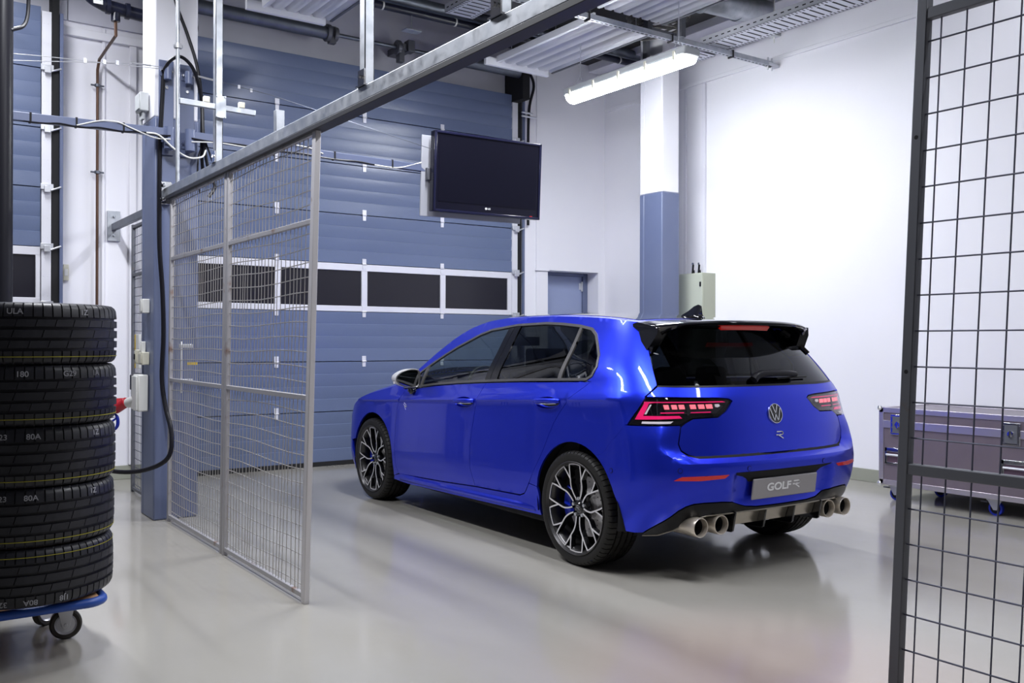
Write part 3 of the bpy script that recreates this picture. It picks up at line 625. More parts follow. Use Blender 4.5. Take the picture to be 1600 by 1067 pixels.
def overhead():
    t = thing('steel_strut', 'slotted steel strut spanning under the ceiling from the panels to the right wall', 'strut', (0, 0, 0))
    b = MB(); b.box(4.2, 7.33, 6.045, 6.05, 3.985, 4.03); b.box(4.2, 7.33, 6.05, 6.09, 3.985, 3.99); b.box(4.2, 7.33, 6.09, 6.095, 3.985, 4.03); b.build('channel', M_GALV, t)
    b = MB()
    for i in range(60): b.box(4.24+i*.052, 4.27+i*.052, 6.063, 6.077, 3.9838, 3.9848)
    b.build('slots', M_BLACKM, t)
    b = MB(); b.cyl((7.28, 6.07, 3.95), (7.28, 6.07, 4.07), .010, 8); b.cyl((7.34, 6.07, 3.95), (7.34, 6.07, 4.07), .010, 8); b.cbox((7.34, 6.07, 4.0), (.155, .07, .03)); b.build('wall_clamp', M_STEEL, t, bevel=.002)
    for x in (4.98, 5.95, 6.75): MB().cbox((x, 6.07, 4.005), (.012, .07, .07)).build('cable_tie', M_BLACKM, t)
    def tray(label, x0, x1, y0, y1, z):
        t = thing('cable_tray', label, 'cable tray', ((x0+x1)/2, (y0+y1)/2, z))
        w = (x1-x0)/2; L = (y1-y0)/2; b = MB(); b.box(-w, w, -L, L, 0, .003); b.box(-w, -w+.004, -L, L, 0, .07); b.box(w-.004, w, -L, L, 0, .07); b.build('tray', M_TRAY, t)
        b = MB(); k = int(2*L/.075)
        for i in range(k):
            y = -L+.03+i*.075; b.box(-w*.62, w*.62, y, y+.018, -.0012, -.0004)
            for s in (-1, 1): b.box(s*w*.84-.018, s*w*.84+.018, y, y+.010, -.0012, -.0004); b.box(s*w*.84-.018, s*w*.84+.018, y+.037, y+.047, -.0012, -.0004)
        b.build('slots', M_BLACKM, t)
        b = MB()
        for i in range(k): 
            y = -L+.03+i*.075; b.box(-w-.001, -w, y, y+.035, .03, .04)
        b.build('side_slots', M_BLACKM, t)
        return t
    tray('long slotted cable tray running under the ceiling along the right wall', 6.42, 6.74, 3.2, 6.15, 4.05)
    tray('short slotted cable tray beyond the strut, next to the lamp', 6.36, 6.70, 6.22, 7.6, 4.02)
    tray('slotted cable tray crossing behind the top end of the fence beam', 4.25, 4.55, 5.6, 7.2, 4.22)
    t = thing('ventilation_duct', 'round grey ventilation duct high above the cable tray', 'duct', (6.3, 6.0, 4.43))
    MB().cyl((-.45, 0.05, 0), (.80, -.05, 0), .12, 28).build('duct_tube', M_GALV, t)
    for y in (.0, .45): MB().cyl((y, .03-y*.08, 0), (y+.03, .03-y*.08, 0), .128, 28).build('duct_collar', M_GALV, t)
    t = thing('tray_hanger', 'dark steel hanger frame holding coiled cables beside the ceiling panel', 'hanger', (6.22, 6.2, 4.1))
    
    for bx in ((-.03, .03, -.03, .03, 0, H-4.1), (-.33, -.27, .1, .16, 0, H-4.1), (.40, .45, .9, .96, 0.1, H-4.1), (-.33, .03, .05, .09, .0, .05)): MB().box(*bx).build('hanger_post', M_POSTD, t, bevel=.003)
    t = thing('cable_coil', 'coiled grey cables piled on the hanger under the dark ceiling', 'cable coil', (6.16, 6.45, 4.24))
    b = MB()
    for i in range(9):
        r = .20+.012*i; pts = [(r*math.cos(a*PI/8+i)*1.0, r*math.sin(a*PI/8+i), .02*i-.04+.02*math.sin(a+i)) for a in range(16)]; b.tube(pts, .010, 6, closed=True, smooth=2)
    b.build('coil', mat('cable_grey', (.10, .095, .09), .6), t)
    b = MB(); b.add([(-.1, -.1, .2), (.25, -.15, .16), (.2, .2, .24), (-.15, .18, .19), (-.1, -.1, .19), (.25, -.15, .15), (.2, .2, .23), (-.15, .18, .18)], [(0, 1, 2, 3), (7, 6, 5, 4), (0, 4, 5, 1), (1, 5, 6, 2), (2, 6, 7, 3), (3, 7, 4, 0)]); b.build('white_sheet', M_RIB, t)
    t = thing('fixing_clip', 'small grey box clipped under the long cable tray', 'junction box', (6.95, 5.72, 4.16))
    b = MB(); b.cbox((0, 0, 0), (.10, .09, .09)); b.build('case', M_GREYP, t, bevel=.008)
    MB().cyl((0, 0, -.045), (0, 0, -.10), .006, 6).build('wire', M_WHITEP, t)
    MB().cyl((0, 0, .045), (0, 0, .44), .006, 6).build('hanger_wire', M_WHITEP, t)
    # lamps
    em = mat('tube_diffuser', (.9, .9, .9), .4, emit=(.94, .97, 1.0), estr=105.0)
    em2 = mat('tube_diffuser_plain', (.9, .9, .9), .4, emit=(.94, .97, 1.0), estr=9.0)
    def lamp(label, x, y, z, L, hang, em=em2):
        t = thing('fluorescent_lamp', label, 'ceiling lamp', (x, y, z), 0, None)
        b = MB(); b.box(-.075, .075, -L/2, L/2, 0, .055); b.build('housing', M_GREYP, t, bevel=.02, seg=3)
        b = MB(); b.lathe([(0.0, -L/2+.02)]+[(.068, -L/2+.04), (.068, L/2-.04)]+[(0, L/2-.02)], 20, Matrix.Rotation(R(-90), 4, 'X')); 
        o = b.build('diffuser', em, t); o.scale = (1, 1, .75)
        for k in range(5):
            y2 = -L/2+.12+k*(L-.24)/4
            for s in (-1, 1): MB().box(s*.078-.006, s*.078+.006, y2-.012, y2+.012, -.02, .035).build('clip', M_CREAM, t)
        for y2 in (-L*.40, L*.40):
            b = MB(); b.cyl((-.05, y2, .05), (0, y2, .13), .003, 6); b.cyl((.05, y2, .05), (0, y2, .13), .003, 6); b.cyl((0, y2, .13), (0, y2, hang-z), .003, 6); b.build('hanger_wire', M_STEEL, t)
        return t
    lamp('glowing white tube lamp hanging on wires before the right column', 5.52, 6.18, 3.60, 1.62, H, em).scale = (1.25, 1, 1.35)
    for i, (x, y, z, L, pw) in enumerate(UNSEEN_LAMPS):
        a = lamp('unseen ceiling tube lamp added out of view to light the room', x, y, z+.02, L, H); a['group'] = 'added ceiling tube lamps'
        a.children[1].data = a.children[1].data
overhead()

# ------------------------------------------------------------------ cabinet at the right wall
def cabinet():
    t = thing('wall_cabinet', 'green grey metal cabinet on the right wall next to the blue column', 'cabinet', (WX-.0965, 7.048, 0.9))
    MB().box(-.0965, .0955, -.17, .17, 0, 1.092).build('body', M_GREEN, t, bevel=.004)
    MB().box(-.112, -.098, -.166, .166, .006, 1.086).build('door', mat('cabinet_door', (.46, .49, .42), .45), t, bevel=.003)
    MB().cbox((-.115, -.15, .97), (.008, .02, .05)).build('lock', M_BLACK, t)
    for (dy, dx) in ((.03, -.03), (-.02, .01)):
        o = thing('cable_connector', 'black loose cable connector on the green grey cabinet' + (', left one' if dy > 0 else ', right one'), 'connector', (WX-.0965+dx, 7.048+dy, 1.992))
        b = MB(); b.bar((0, .015, 0), (0, .005, .10), .012, .022); b.bar((0, -.012, 0), (0, -.008, .04), .01, .012); o2 = b.build('connector_body', M_BLACK, o, bevel=.003)
        MB().box(-.007, .007, .0, .02, .10, .12).build('pin', M_CHROME, o)
cabinet()

# ------------------------------------------------------------------ flight case
def flight_case():
    X0, X1, Y0, Y1, Z0, Z1 = 6.64, 7.30, 2.6, 4.40, .135, .735
    t = thing('flight_case', 'long mauve grey flight case on blue wheeled casters at the right wall', 'flight case', (X0, Y0, 0))
    mp = mat('flightcase_laminate', (.140, .115, .142), .32, noise=((.165, .135, .165), 8, .5)); ma = mat('case_aluminium', (.58, .54, .60), .32, metal=.8)
    L = Y1-Y0; W = X1-X0
    MB().box(0, W, 0, L, Z0, Z1).build('body', mp, t)
    b = MB(); e = .034
    for (x, z) in ((0, Z0), (0, Z1), (W, Z0), (W, Z1)):
        b.box(x-.006 if x == 0 else x-e, x+e if x == 0 else x+.006, 0, L, (z-.006) if z == Z0 else z-e, (z+e) if z == Z0 else z+.006)
    for (x, y) in ((0, 0), (0, L), (W, 0), (W, L)):
        b.box(x-.006 if x == 0 else x-e, x+e if x == 0 else x+.006, y-.006 if y == 0 else y-e, y+e if y == 0 else y+.006, Z0, Z1)
    for (y, z) in ((0, Z0), (0, Z1), (L, Z0), (L, Z1)):
        b.box(0, W, y-.006 if y == 0 else y-e, y+e if y == 0 else y+.006, z-.006 if z == Z0 else z-e, z+e if z == Z0 else z+.006)
    b.build('edge_profile', ma, t, bevel=.002)
    b = MB(); b.box(-.008, 0, .035, L-.035, Z1-.155, Z1-.095); b.build('lid_profile', ma, t, bevel=.002)
    for y in (0, L):
        for z in (Z0, Z1):
            b = MB(); b.lathe([(0.0, -.022), (.016, -.016), (.022, 0), (.016, .016), (0, .022)], 16, Matrix.Translation((0, y, z))); b.build('ball_corner', M_CHROME, t)
    for y in (L-.165, L-1.04, .2):
        b = MB(); b.box(-.014, 0, y-.065, y+.065, Z1-.205, Z1-.045); o = b.build('latch', M_CHROME, t, bevel=.003)
        b = MB(); b.box(-.016, -.012, y-.045, y+.045, Z1-.19, Z1-.06); b.build('latch_dish', M_POSTD, o)
        b = MB(); b.lathe([(0, 0), (.026, .0), (.022, .008), (0, .01)], 16, Matrix.Translation((-.016, y, Z1-.125)) @ Matrix.Rotation(R(-90), 4, 'Y')); b.box(-.03, -.016, y-.006, y+.006, Z1-.15, Z1-.10); b.build('twist_key', M_CHROME, o)
        for s in (-1, 1):
            for q in range(4): MB().cyl((-.014, y+s*.056, Z1-.19+q*.042), (-.019, y+s*.056, Z1-.19+q*.042), .005, 8).build('rivet', M_CHROME, o)
    for y in (L-.14, L-1.06):
        b = MB(); a0, a1, c0, c1 = y-.12, y+.09, Z0+.16, Z0+.29
        b.box(-.012, 0, a0, a1, c1-.03, c1); b.box(-.012, 0, a0, a1, c0, c0+.015); b.box(-.012, 0, a0, a0+.02, c0, c1); b.box(-.012, 0, a1-.02, a1, c0, c1); o = b.build('handle_frame', M_CHROME, t, bevel=.002)
        b = MB(); b.box(-.003, -.001, a0+.015, a1-.015, c0+.01, c1-.02); b.build('handle_recess', mat('recess_mauve', (.10, .06, .09), .5), o)
        b = MB(); b.cyl((-.022, a0+.02, c0+.075), (-.022, a1-.02, c0+.075), .009, 10); b.build('grip', M_STEEL, o)
    for (x, y) in ((.10, L-.085), (W-.12, L-.20), (.10, .92), (W-.12, .85), (.10, .15)):
        o = MB().box(x-.045, x+.045, y-.05, y+.05, Z0-.025, Z0-.006).build('caster', M_STEEL, t, bevel=.002)
        b = MB(); b.cyl((x-.014, y, .05), (x+.014, y, .05), .036, 24); b.build('wheel', M_BLACK, o)
        b = MB(); b.lathe([(.037, -.016), (.051, -.014), (.051, .014), (.037, .016)], 28, Matrix.Translation((x, y, .051)) @ Matrix.Rotation(R(90), 4, 'Y'), closed=True); b.build('tread', M_BLUEP, o)
        b = MB(); b.prism([(y-.05, Z0-.02), (y+.06, Z0-.02), (y+.012, .04), (y-.012, .04)], x-.022, x-.018, Matrix(((0, 0, 1, 0), (1, 0, 0, 0), (0, 1, 0, 0), (0, 0, 0, 1)))); b.build('fork', M_STEEL, o)
        b = MB(); b.box(x-.03, x, y+.05, y+.10, .09, .10); b.build('brake_lever', M_POSTD, o)
flight_case()

# ================================================================== TYRES
def tyre_mesh():
    P_ = [(-.100, .243, 0), (-.110, .262, 0), (-.1175, .285, 0), (-.1145, .303, 0), (-.106, .3135, 1), (-.094, .3195, 1), (-.067, .3222, 1),
          (-.066, .3125, 0), (-.0555, .3125, 0), (-.0545, .323, 2), (-.028, .3233, 2), (-.0270, .3125, 0), (-.0165, .3125, 0), (-.0155, .3235, 3), (.0135, .3235, 3),
          (.0145, .3125, 0), (.0255, .3125, 0), (.0265, .3233, 2), (.0525, .323, 2), (.0535, .3125, 0), (.0625, .3125, 0), (.0635, .3222, 1), (.094, .3195, 1), (.106, .3135, 1),
          (.1145, .303, 0), (.1175, .285, 0), (.110, .262, 0), (.100, .243, 0)]
    n = 60; fr = (0, .03, .13, .16); vs = []; k = len(P_)
    for j in range(n):
        for q, f in enumerate(fr):
            for (x, r, t) in P_:
                sh = 0.0
                if t == 1: sh = -.0075 if q in (1, 2) else 0
                if t == 2 and j % 2 == 0: sh = -.006 if q in (1, 2) else 0
                if t == 3 and j % 3 == 0: sh = -.004 if q == 1 else 0
                ff = f if t != 2 else f*.6
                a = 2*PI*(j+ff+(.0 if abs(x) > .06 else x*9))/n
                vs.append(((r+sh)*math.cos(a), (r+sh)*math.sin(a), x))
    m = n*4; fs = []
    for j in range(m):
        jj = (j+1) % m
        for i in range(k-1): fs.append((j*k+i, jj*k+i, jj*k+i+1, j*k+i+1))
    b = MB(); b.add(vs, fs)
    b.lathe([(.243, -.100), (.270, -.085), (.300, -.07), (.305, 0), (.300, .07), (.270, .085), (.243, .100)], 64)
    return b
M_TYRE = mat('tyre_rubber', (.016, .016, .021), .42, spec=.45, noise=((.024, .024, .030), 30, .6), rnoise=.08, nscale=25)
M_CTYRE = mat('car_tyre_rubber', (.014, .013, .012), .55, spec=.4)
M_MARK = mat('stamp_paint', (.30, .30, .33), .7)
M_YLINE = mat('yellow_stripe', (.30, .27, .02), .7)
TYRE_ME = None
def stack_tyres():
    global TYRE_ME
    cx, cy, z0 = .533, 4.19, .207
    labs = ['black tyre lying in the stack, topmost of the five', 'black tyre lying in the stack, second from the top', 'black tyre lying in the stack, middle one of the five',
            'black tyre lying in the stack, second from the bottom', 'black tyre lying at the bottom of the stack on the blue trolley']
    txt = [[('G23', -.42), ('ULA', -.16), ('1Z', .62), ], [('180', -.08), ('G29', .44), ('1A', .80)], [('G23', -.30), ('80A', .05), ('1Z', .82)], [('323', -.28), ('80A', .04), ('1Z', .80)], [('323', -.26), ('80A', .05), ('1J8', .42)]]
    for i in range(5):
        zc = (1.281, 1.046, .813, .585, .359)[i]; dx, dy = [(.0, .0), (.0, .004), (-.004, 0), (-.008, .002), (-.012, 0)][i]
        t = thing('tyre', labs[i], 'tyre', (cx+dx, cy+dy, zc), R(i*37), 'tyres in the stack'); t.scale = (1, 1, (1, .995, .975, .955, .95)[i])
        if TYRE_ME is None: o = tyre_mesh().build('rubber_body', M_TYRE, t, smooth=30); TYRE_ME = o.data
        else: o = bpy.data.objects.new('rubber_body', TYRE_ME); COL.objects.link(o); o.parent = t
        fl = -1 if i == 4 else 1
        b = MB(); zz = -.088*fl; b.lathe([(.3216, zz-.0014), (.3224, zz-.0014), (.3224, zz+.0014), (.3216, zz+.0014)], 96, closed=True); b.build('yellow_stripe', M_YLINE, t, smooth=0)
        for s, off in txt[i]:   # stamped letters bent round the shoulder; angle 0 faces the viewer
            vs, fs = text_mesh(s, .030, .0004, 1.0, .0004); base = math.atan2(-cy, -cx)+off-t.rotation_euler.z
            out = []
            for v in vs:
                a = base+v.x/.3235; h = (.082 if fl > 0 else .090)*1.0; z = (h*fl+v.y*(1 if fl > 0 else -1)); r = .3232-.0 - max(0, abs(z)-.066)*.10+v.z*.5
                if fl < 0: a = base-v.x/.3235
                out.append((r*math.cos(a), r*math.sin(a), z))
            MB().add(out, fs).build('stamped_mark', M_MARK, t, smooth=0)
stack_tyres()
def trolley():
    t = thing('platform_trolley', 'blue framed wooden platform trolley on casters carrying the tyre stack', 'trolley', (.375, 4.265, 0))
    w, d = .40, .315; zt = .230
    MB().box(-w+.02, w-.02, -d+.02, d-.02, zt-.012, zt+.010).build('platform_board', mat('plywood', (.46, .25, .12), .6, noise=((.36, .18, .09), 12, .7)), t, bevel=.01)
    pts = []; rr = .07
    for (sx, sy, a0) in ((1, -1, -90), (1, 1, 0), (-1, 1, 90), (-1, -1, 180)):
        for k in range(6):
            a = R(a0+k*18); pts.append((sx*(w-rr)+rr*math.cos(a), sy*(d-rr)+rr*math.sin(a), zt-.012))
    b = MB(); b.tube(pts, .0185, 14, closed=True)
    b.box(-w+.03, w-.03, -.02, .02, zt-.035, zt-.013); b.build('tube_frame', mat('blue_powder_coat', (.02, .075, .36), .4), t)
    b = MB(); b.box(-.30, -.02, -d+.05, d-.05, .150, .165); b.build('lower_crossbar', M_BLACKM, t)
    for (x, y, rz) in ((.305, .005, -8), (.265, .26, 35), (-w+.12, -.1, 0), (-w+.12, d-.04, 0)):
        Mx = Matrix.Translation((x, y, 0)) @ Matrix.Rotation(R(rz), 4, 'Z')
        o = MB().box(-.05, .05, -.045, .045, .185, .193, Mx).build('caster', M_STEEL, t, bevel=.002)
        Q = Mx @ Matrix.Translation((0, 0, .0635)) @ Matrix.Rotation(R(90), 4, 'X')
        b = MB(); b.lathe([(.042, -.014), (.056, -.017), (.0625, -.012), (.0635, 0), (.0625, .012), (.056, .017), (.042, .014)], 40, Q, closed=True); b.build('tread', mat('caster_rubber', (.03, .026, .022), .6), o)
        b = MB(); b.lathe([(.0, -.010), (.016, -.014), (.018, -.008), (.036, -.008), (.043, -.015), (.043, .015), (.036, .008), (.018, .008), (.016, .014), (0, .010)], 32, Q); b.build('wheel_hub', M_STEEL, o)
        b = MB()
        for s in (-1, 1):
            poly = [(-.045, .187), (.045, .187), (.014, .055), (.008, .047), (-.008, .047), (-.014, .055)]
            b.prism(poly, s*.023-.0015, s*.023+.0015, Mx @ Matrix(((1, 0, 0, 0), (0, 0, 1, 0), (0, 1, 0, 0), (0, 0, 0, 1))))
        b.cyl(Mx @ Vector((0, -.03, .0635)), Mx @ Vector((0, .03, .0635)), .007, 10); b.build('fork', M_STEEL, o, bevel=.001)
trolley()

# ================================================================== THE CAR
def pchip(xs, ys):
    xs=[float(a) for a in xs]; ys=[float(a) for a in ys]; n=len(xs)
    h=[xs[i+1]-xs[i] for i in range(n-1)]; d=[(ys[i+1]-ys[i])/h[i] for i in range(n-1)]
    m=[0.0]*n; m[0]=d[0]; m[-1]=d[-1]
    for i in range(1,n-1):
        if d[i-1]*d[i]>0:
            a=2*h[i]+h[i-1]; b=h[i]+2*h[i-1]; m[i]=(a+b)/(a/d[i-1]+b/d[i])
    def f(x):
        if x<=xs[0]: return ys[0]+m[0]*(x-xs[0])
        if x>=xs[-1]: return ys[-1]+m[-1]*(x-xs[-1])
        lo=0; hi=n-1
        while hi-lo>1:
            mid=(lo+hi)//2
            if xs[mid]<=x: lo=mid
            else: hi=mid
        t=(x-xs[lo])/h[lo]; t2=t*t; t3=t2*t
        return (2*t3-3*t2+1)*ys[lo]+(t3-2*t2+t)*h[lo]*m[lo]+(-2*t3+3*t2)*ys[lo+1]+(t3-t2)*h[lo]*m[lo+1]
    return f
# side section: half width against height above the character line
SEC=pchip([-.80,-.72,-.66,-.60,-.55,-.50,-.42,-.30,-.18,-.06,-.012,0,.012,.05,.10,.14,.20,.30,.40,.48,.52,.56],
          [.800,.840,.862,.868,.876,.887,.8935,.8905,.887,.8840,.8850,.8945,.891,.873,.852,.838,.808,.745,.680,.620,.585,.54])
def zcr(s): return .848+.0535*(2.318-min(max(s,.35),3.6))
TAPER=pchip([.2,.45,.776,1.2,2.9,3.4,3.75,4.1],[-.016,-.006,0,0,0,0,-.012,-.05])
SR=pchip([.12,.20,.30,.36,.42,.50,.58,.615,.628,.645,.66,.74,.86,.94,.985,1.03,1.12,1.2,1.3,1.38,1.45],
         [.24,.17,.10,.055,.03,.012,.0,-.002,.004,.040,.070,.078,.100,.118,.135,.165,.235,.30,.385,.46,.53])
SRS=pchip([.12,.20,.30,.36,.42,.50,.58,.66,.74,.86,.94,.985,1.03,1.12,1.2,1.3,1.38,1.45],[.24,.17,.10,.055,.03,.012,.004,.014,.036,.088,.116,.135,.165,.235,.30,.385,.46,.53])
DR=pchip([.1,.6,.9,1.05,1.2,1.4],[.40,.40,.40,.38,.34,.30])
SF=pchip([.12,.25,.45,.62,.75,.90],[4.16,4.25,4.28,4.27,4.21,4.05])
UIN=pchip([.1,.60,.62,.6517,.66,.6916,.7266,.8124,.90,1.5],[.30,.30,.345,.3844,.42,.4705,.4851,.4616,.45,.45])
UOUT=pchip([.1,.60,.6197,.6261,.6584,.714,.8133,.9,1.5],[.50,.45,.44,.518,.5741,.6529,.6128,.62,.62])
NR=2.6
def P(u,z):
    """left half of the body skin. u 0..1 rear corner, 1..2 side, 2..3 front corner"""
    sgn=1 if u>=0 else -1
    u=abs(u); ui=UIN(z); k=min(max((u-ui)/(UOUT(z)-ui),0),1); sr=SR(z)*(1-k)+SRS(z)*k; D=DR(z); sc=sr+D; DF=.62; sf=SF(min(z,.9)); sfc=sf-DF
    if u<.30 and .34<z<.60:
        ss=lambda t:(lambda q:q*q*(3-2*q))(min(max(t,0),1))
        sr+=.030*ss((.245-u)/.055)*ss((.573-z)/.013)*ss((z-.375)/.05)
    if u<1:
        Wc=SEC(z-zcr(sc))+TAPER(sc); th=u*math.pi/2
        w=Wc*max(math.sin(th),0)**(2/NR); s=sr+D*(1-max(math.cos(th),0)**(2/NR))
    elif u<=2:
        s=sc+(u-1)*(sfc-sc); w=SEC(z-zcr(s))+TAPER(s)
    else:
        Wc=SEC(z-zcr(sfc))+TAPER(sfc); th=(3-u)*math.pi/2
        w=Wc*max(math.sin(th),0)**(2/2.3); s=sf-DF*(1-max(math.cos(th),0)**(2/2.3))
    return np.array([s,sgn*w,z])
def N(u,z):
    e=1e-3
    a=P(u+e,z)-P(u-e,z); b=P(u,z+e)-P(u,z-e)
    n=np.cross(b,a); n/=(np.linalg.norm(n)+1e-12)
    q=P(u,z)
    # outward
    c=np.array([2.1,0,z]); 
    o=np.array([q[0]-min(max(q[0],1.2),3.0),q[1],0.0])
    return n if n@o>0 else -n

def zr_(s): return _ZR(s)
_ZR = pchip([.40, .54, .75, 1.0, 1.46, 1.88, 2.12, 2.33, 2.50, 2.64, 2.77, 2.90, 3.0, 3.1, 3.3, 3.5, 3.83, 4.0, 4.15, 4.25],
            [1.345, 1.362, 1.388, 1.403, 1.417, 1.415, 1.400, 1.352, 1.265, 1.165, 1.055, .965, .93, .905, .868, .828, .72, .66, .60, .55])
_ZC = pchip([.40, .54, .75, 1.0, 1.46, 2.0, 2.2, 2.4, 2.6, 2.8, 3.0, 3.12, 3.2, 3.5, 3.83, 4.05, 4.2, 4.26],
            [1.372, 1.386, 1.406, 1.428, 1.450, 1.452, 1.432, 1.365, 1.27, 1.165, 1.06, 1.005, .985, .935, .86, .795, .73, .68])
def u_of(s, z):
    sg = 1; lo, hi = 0.0, 3.0
    if s <= P(0, z)[0]: return 0.0
    for _ in range(40):
        m = (lo+hi)/2
        if P(m, z)[0] < s: lo = m
        else: hi = m
    return (lo+hi)/2
def top(s, t):
    """top skin: s along the car, t = -1..1 across"""
    zr, zc = _ZR(s), _ZC(s); u = u_of(s, zr); w = P(u, zr)[1]; a = abs(t)
    pw = 2.4 if s < 3.0 else 3.4
    return np.array([s, w*t, zr+(zc-zr)*(1-a**pw)])
def topN(s, t):
    e = 2e-3; a = top(s+e, t)-top(s-e, t); b = top(s, min(t+e, 1))-top(s, max(t-e, -1)); n = np.cross(a, b); n /= np.linalg.norm(n)+1e-12
    return n if n[2] > 0 else -n
def Uf(u):   # roughly metric stretching of u for the triangulation
    s = 1 if u >= 0 else -1; a = abs(u)
    return s*(.85*a if a <= 1 else .85+3.25*(a-1) if a <= 2 else 4.10+1.1*(a-2))
def Ui(U):
    s = 1 if U >= 0 else -1; a = abs(U)
    return s*(a/.85 if a <= .85 else 1+(a-.85)/3.25 if a <= 4.10 else 2+(a-4.10)/1.1)
def inset(poly, d):
    n = len(poly); out = []
    A = sum(poly[i][0]*poly[(i+1) % n][1]-poly[(i+1) % n][0]*poly[i][1] for i in range(n)); sg = 1 if A > 0 else -1
    for i in range(n):
        p0, p1, p2 = Vector(poly[i-1]), Vector(poly[i]), Vector(poly[(i+1) % n])
        a = (p1-p0); b = (p2-p1)
        if a.length < 1e-7 or b.length < 1e-7: out.append(tuple(p1)); continue
        a.normalize(); b.normalize(); na = Vector((-a.y, a.x))*sg; nb = Vector((-b.y, b.x))*sg
        m = na+nb
        if m.length < 1e-5: out.append(tuple(p1)); continue
        m.normalize(); k = d/max(m.dot(na), .45); out.append(tuple(p1+m*k))
    return out
def inside(x, y, poly):
    c = False; n = len(poly); j = n-1
    for i in range(n):
        if (poly[i][1] > y) != (poly[j][1] > y) and x < (poly[j][0]-poly[i][0])*(y-poly[i][1])/(poly[j][1]-poly[i][1])+poly[i][0]: c = not c
        j = i
    return c
def pdist(x, y, poly):
    best = 9; n = len(poly)
    for i in range(n):
        ax, ay = poly[i]; bx, by = poly[(i+1) % n]; dx, dy = bx-ax, by-ay; l = dx*dx+dy*dy
        t = max(0, min(1, ((x-ax)*dx+(y-ay)*dy)/l)) if l > 0 else 0
        best = min(best, math.hypot(x-ax-t*dx, y-ay-t*dy))
    return best
def patch(poly, off=0.0, gap=.0022, rim=.014, g=.035, holes=(), lines=(), fn=None, nf=None, fu=None, fi=None, mirror=False, rows=None, mb=None, round_=True):
    """cuts the outline out of the analytic body skin: a shell piece with turned-in edges"""
    fn = fn or P; nf = nf or N; fu = fu or Uf; fi = fi or Ui
    mb = mb or MB()
    pl = [(fu(a), b) for a, b in poly]; pl = inset(pl, gap) if gap else pl
    def dens(q, closed=True):
        out = []; n = len(q)
        for i in range(n if closed else n-1):
            a, b = q[i], q[(i+1) % n]; L = math.hypot(b[0]-a[0], b[1]-a[1]); k = max(1, int(L/g)+(1 if L/g > .5 and L > g else 0))
            for j in range(k): out.append((a[0]+(b[0]-a[0])*j/k, a[1]+(b[1]-a[1])*j/k))
        if not closed: out.append(q[-1])
        return out
    B = dens(pl); HB = [dens([(fu(a), b) for a, b in h]) for h in holes]
    V = [Vector(p) for p in B]; E = [(i, (i+1) % len(B)) for i in range(len(B))]
    for h in HB:
        o = len(V); V += [Vector(p) for p in h]; E += [(o+i, o+(i+1) % len(h)) for i in range(len(h))]
    LN = []
    for l in lines:
        q = dens([(fu(a), b) for a, b in l], False); q = [p for p in q if inside(p[0], p[1], B) and pdist(p[0], p[1], B) > g*.12]
        q = [p for p in q if not any(inside(p[0], p[1], h) or pdist(p[0], p[1], h) < g*.12 for h in HB)]
        LN += q; o = len(V); V += [Vector(p) for p in q]; E += [(o+i, o+i+1) for i in range(len(q)-1) if math.hypot(q[i+1][0]-q[i][0], q[i+1][1]-q[i][1]) < g*1.5]
    x0, x1 = min(p[0] for p in B), max(p[0] for p in B); y0, y1 = min(p[1] for p in B), max(p[1] for p in B)
    gu = g; xs = np.arange(math.floor(x0/gu)*gu, x1, gu)
    rr = rows or [y0+g*.9*i for i in range(1, int((y1-y0)/(g*.9))+1)]
    for i, x in enumerate(xs):
        sx = P(fi(x), .85)[0] if fn is P else 0
        for y in rr:
            yy = y+((zcr(sx)-.86) if fn is P and rows is None else 0)
            if inside(x, yy, B) and pdist(x, yy, B) > g*.38 and all((not inside(x, yy, h)) and pdist(x, yy, h) > g*.38 for h in HB):
                if all(abs(x-a)+abs(yy-b) > g*.5 for a, b in LN): V.append(Vector((x, yy)))
    r = delaunay_2d_cdt(V, E, [], 0, 1e-6); vv, ff = r[0], r[2]
    tri = []
    for f in ff:
        cx = sum(vv[i].x for i in f)/len(f); cy = sum(vv[i].y for i in f)/len(f)
        if inside(cx, cy, B) and not any(inside(cx, cy, h) for h in HB): tri.append(tuple(f))
    pts = []; nrm = []
    for v in vv:
        u = fi(v.x); p = fn(u, v.y); n_ = nf(u, v.y); pts.append(p+n_*off); nrm.append(n_)
    # orient
    out = []
    for f in tri:
        a, b, c = pts[f[0]], pts[f[1]], pts[f[2]]; n_ = np.cross(b-a, c-a)
        out.append(f if n_ @ nrm[f[0]] > 0 else f[::-1])
    ed = {}
    for f in out:
        for i in range(len(f)):
            e = (f[i], f[(i+1) % len(f)]); ed[e] = ed.get(e, 0)+1
    bd = [e for e in ed if (e[1], e[0]) not in ed]
    vs = list(pts); fs = list(out)
    if rim:
        mp = {}
        for a, b in bd:
            for i in (a, b):
                if i not in mp: mp[i] = len(vs); vs.append(pts[i]); vs.append(pts[i]-nrm[i]*rim)
            fs.append((mp[b], mp[a], mp[a]+1, mp[b]+1))
    if mirror: vs = [np.array([p[0], -p[1], p[2]]) for p in vs]; fs = [f[::-1] for f in fs]
    mb.add(vs, fs); return mb

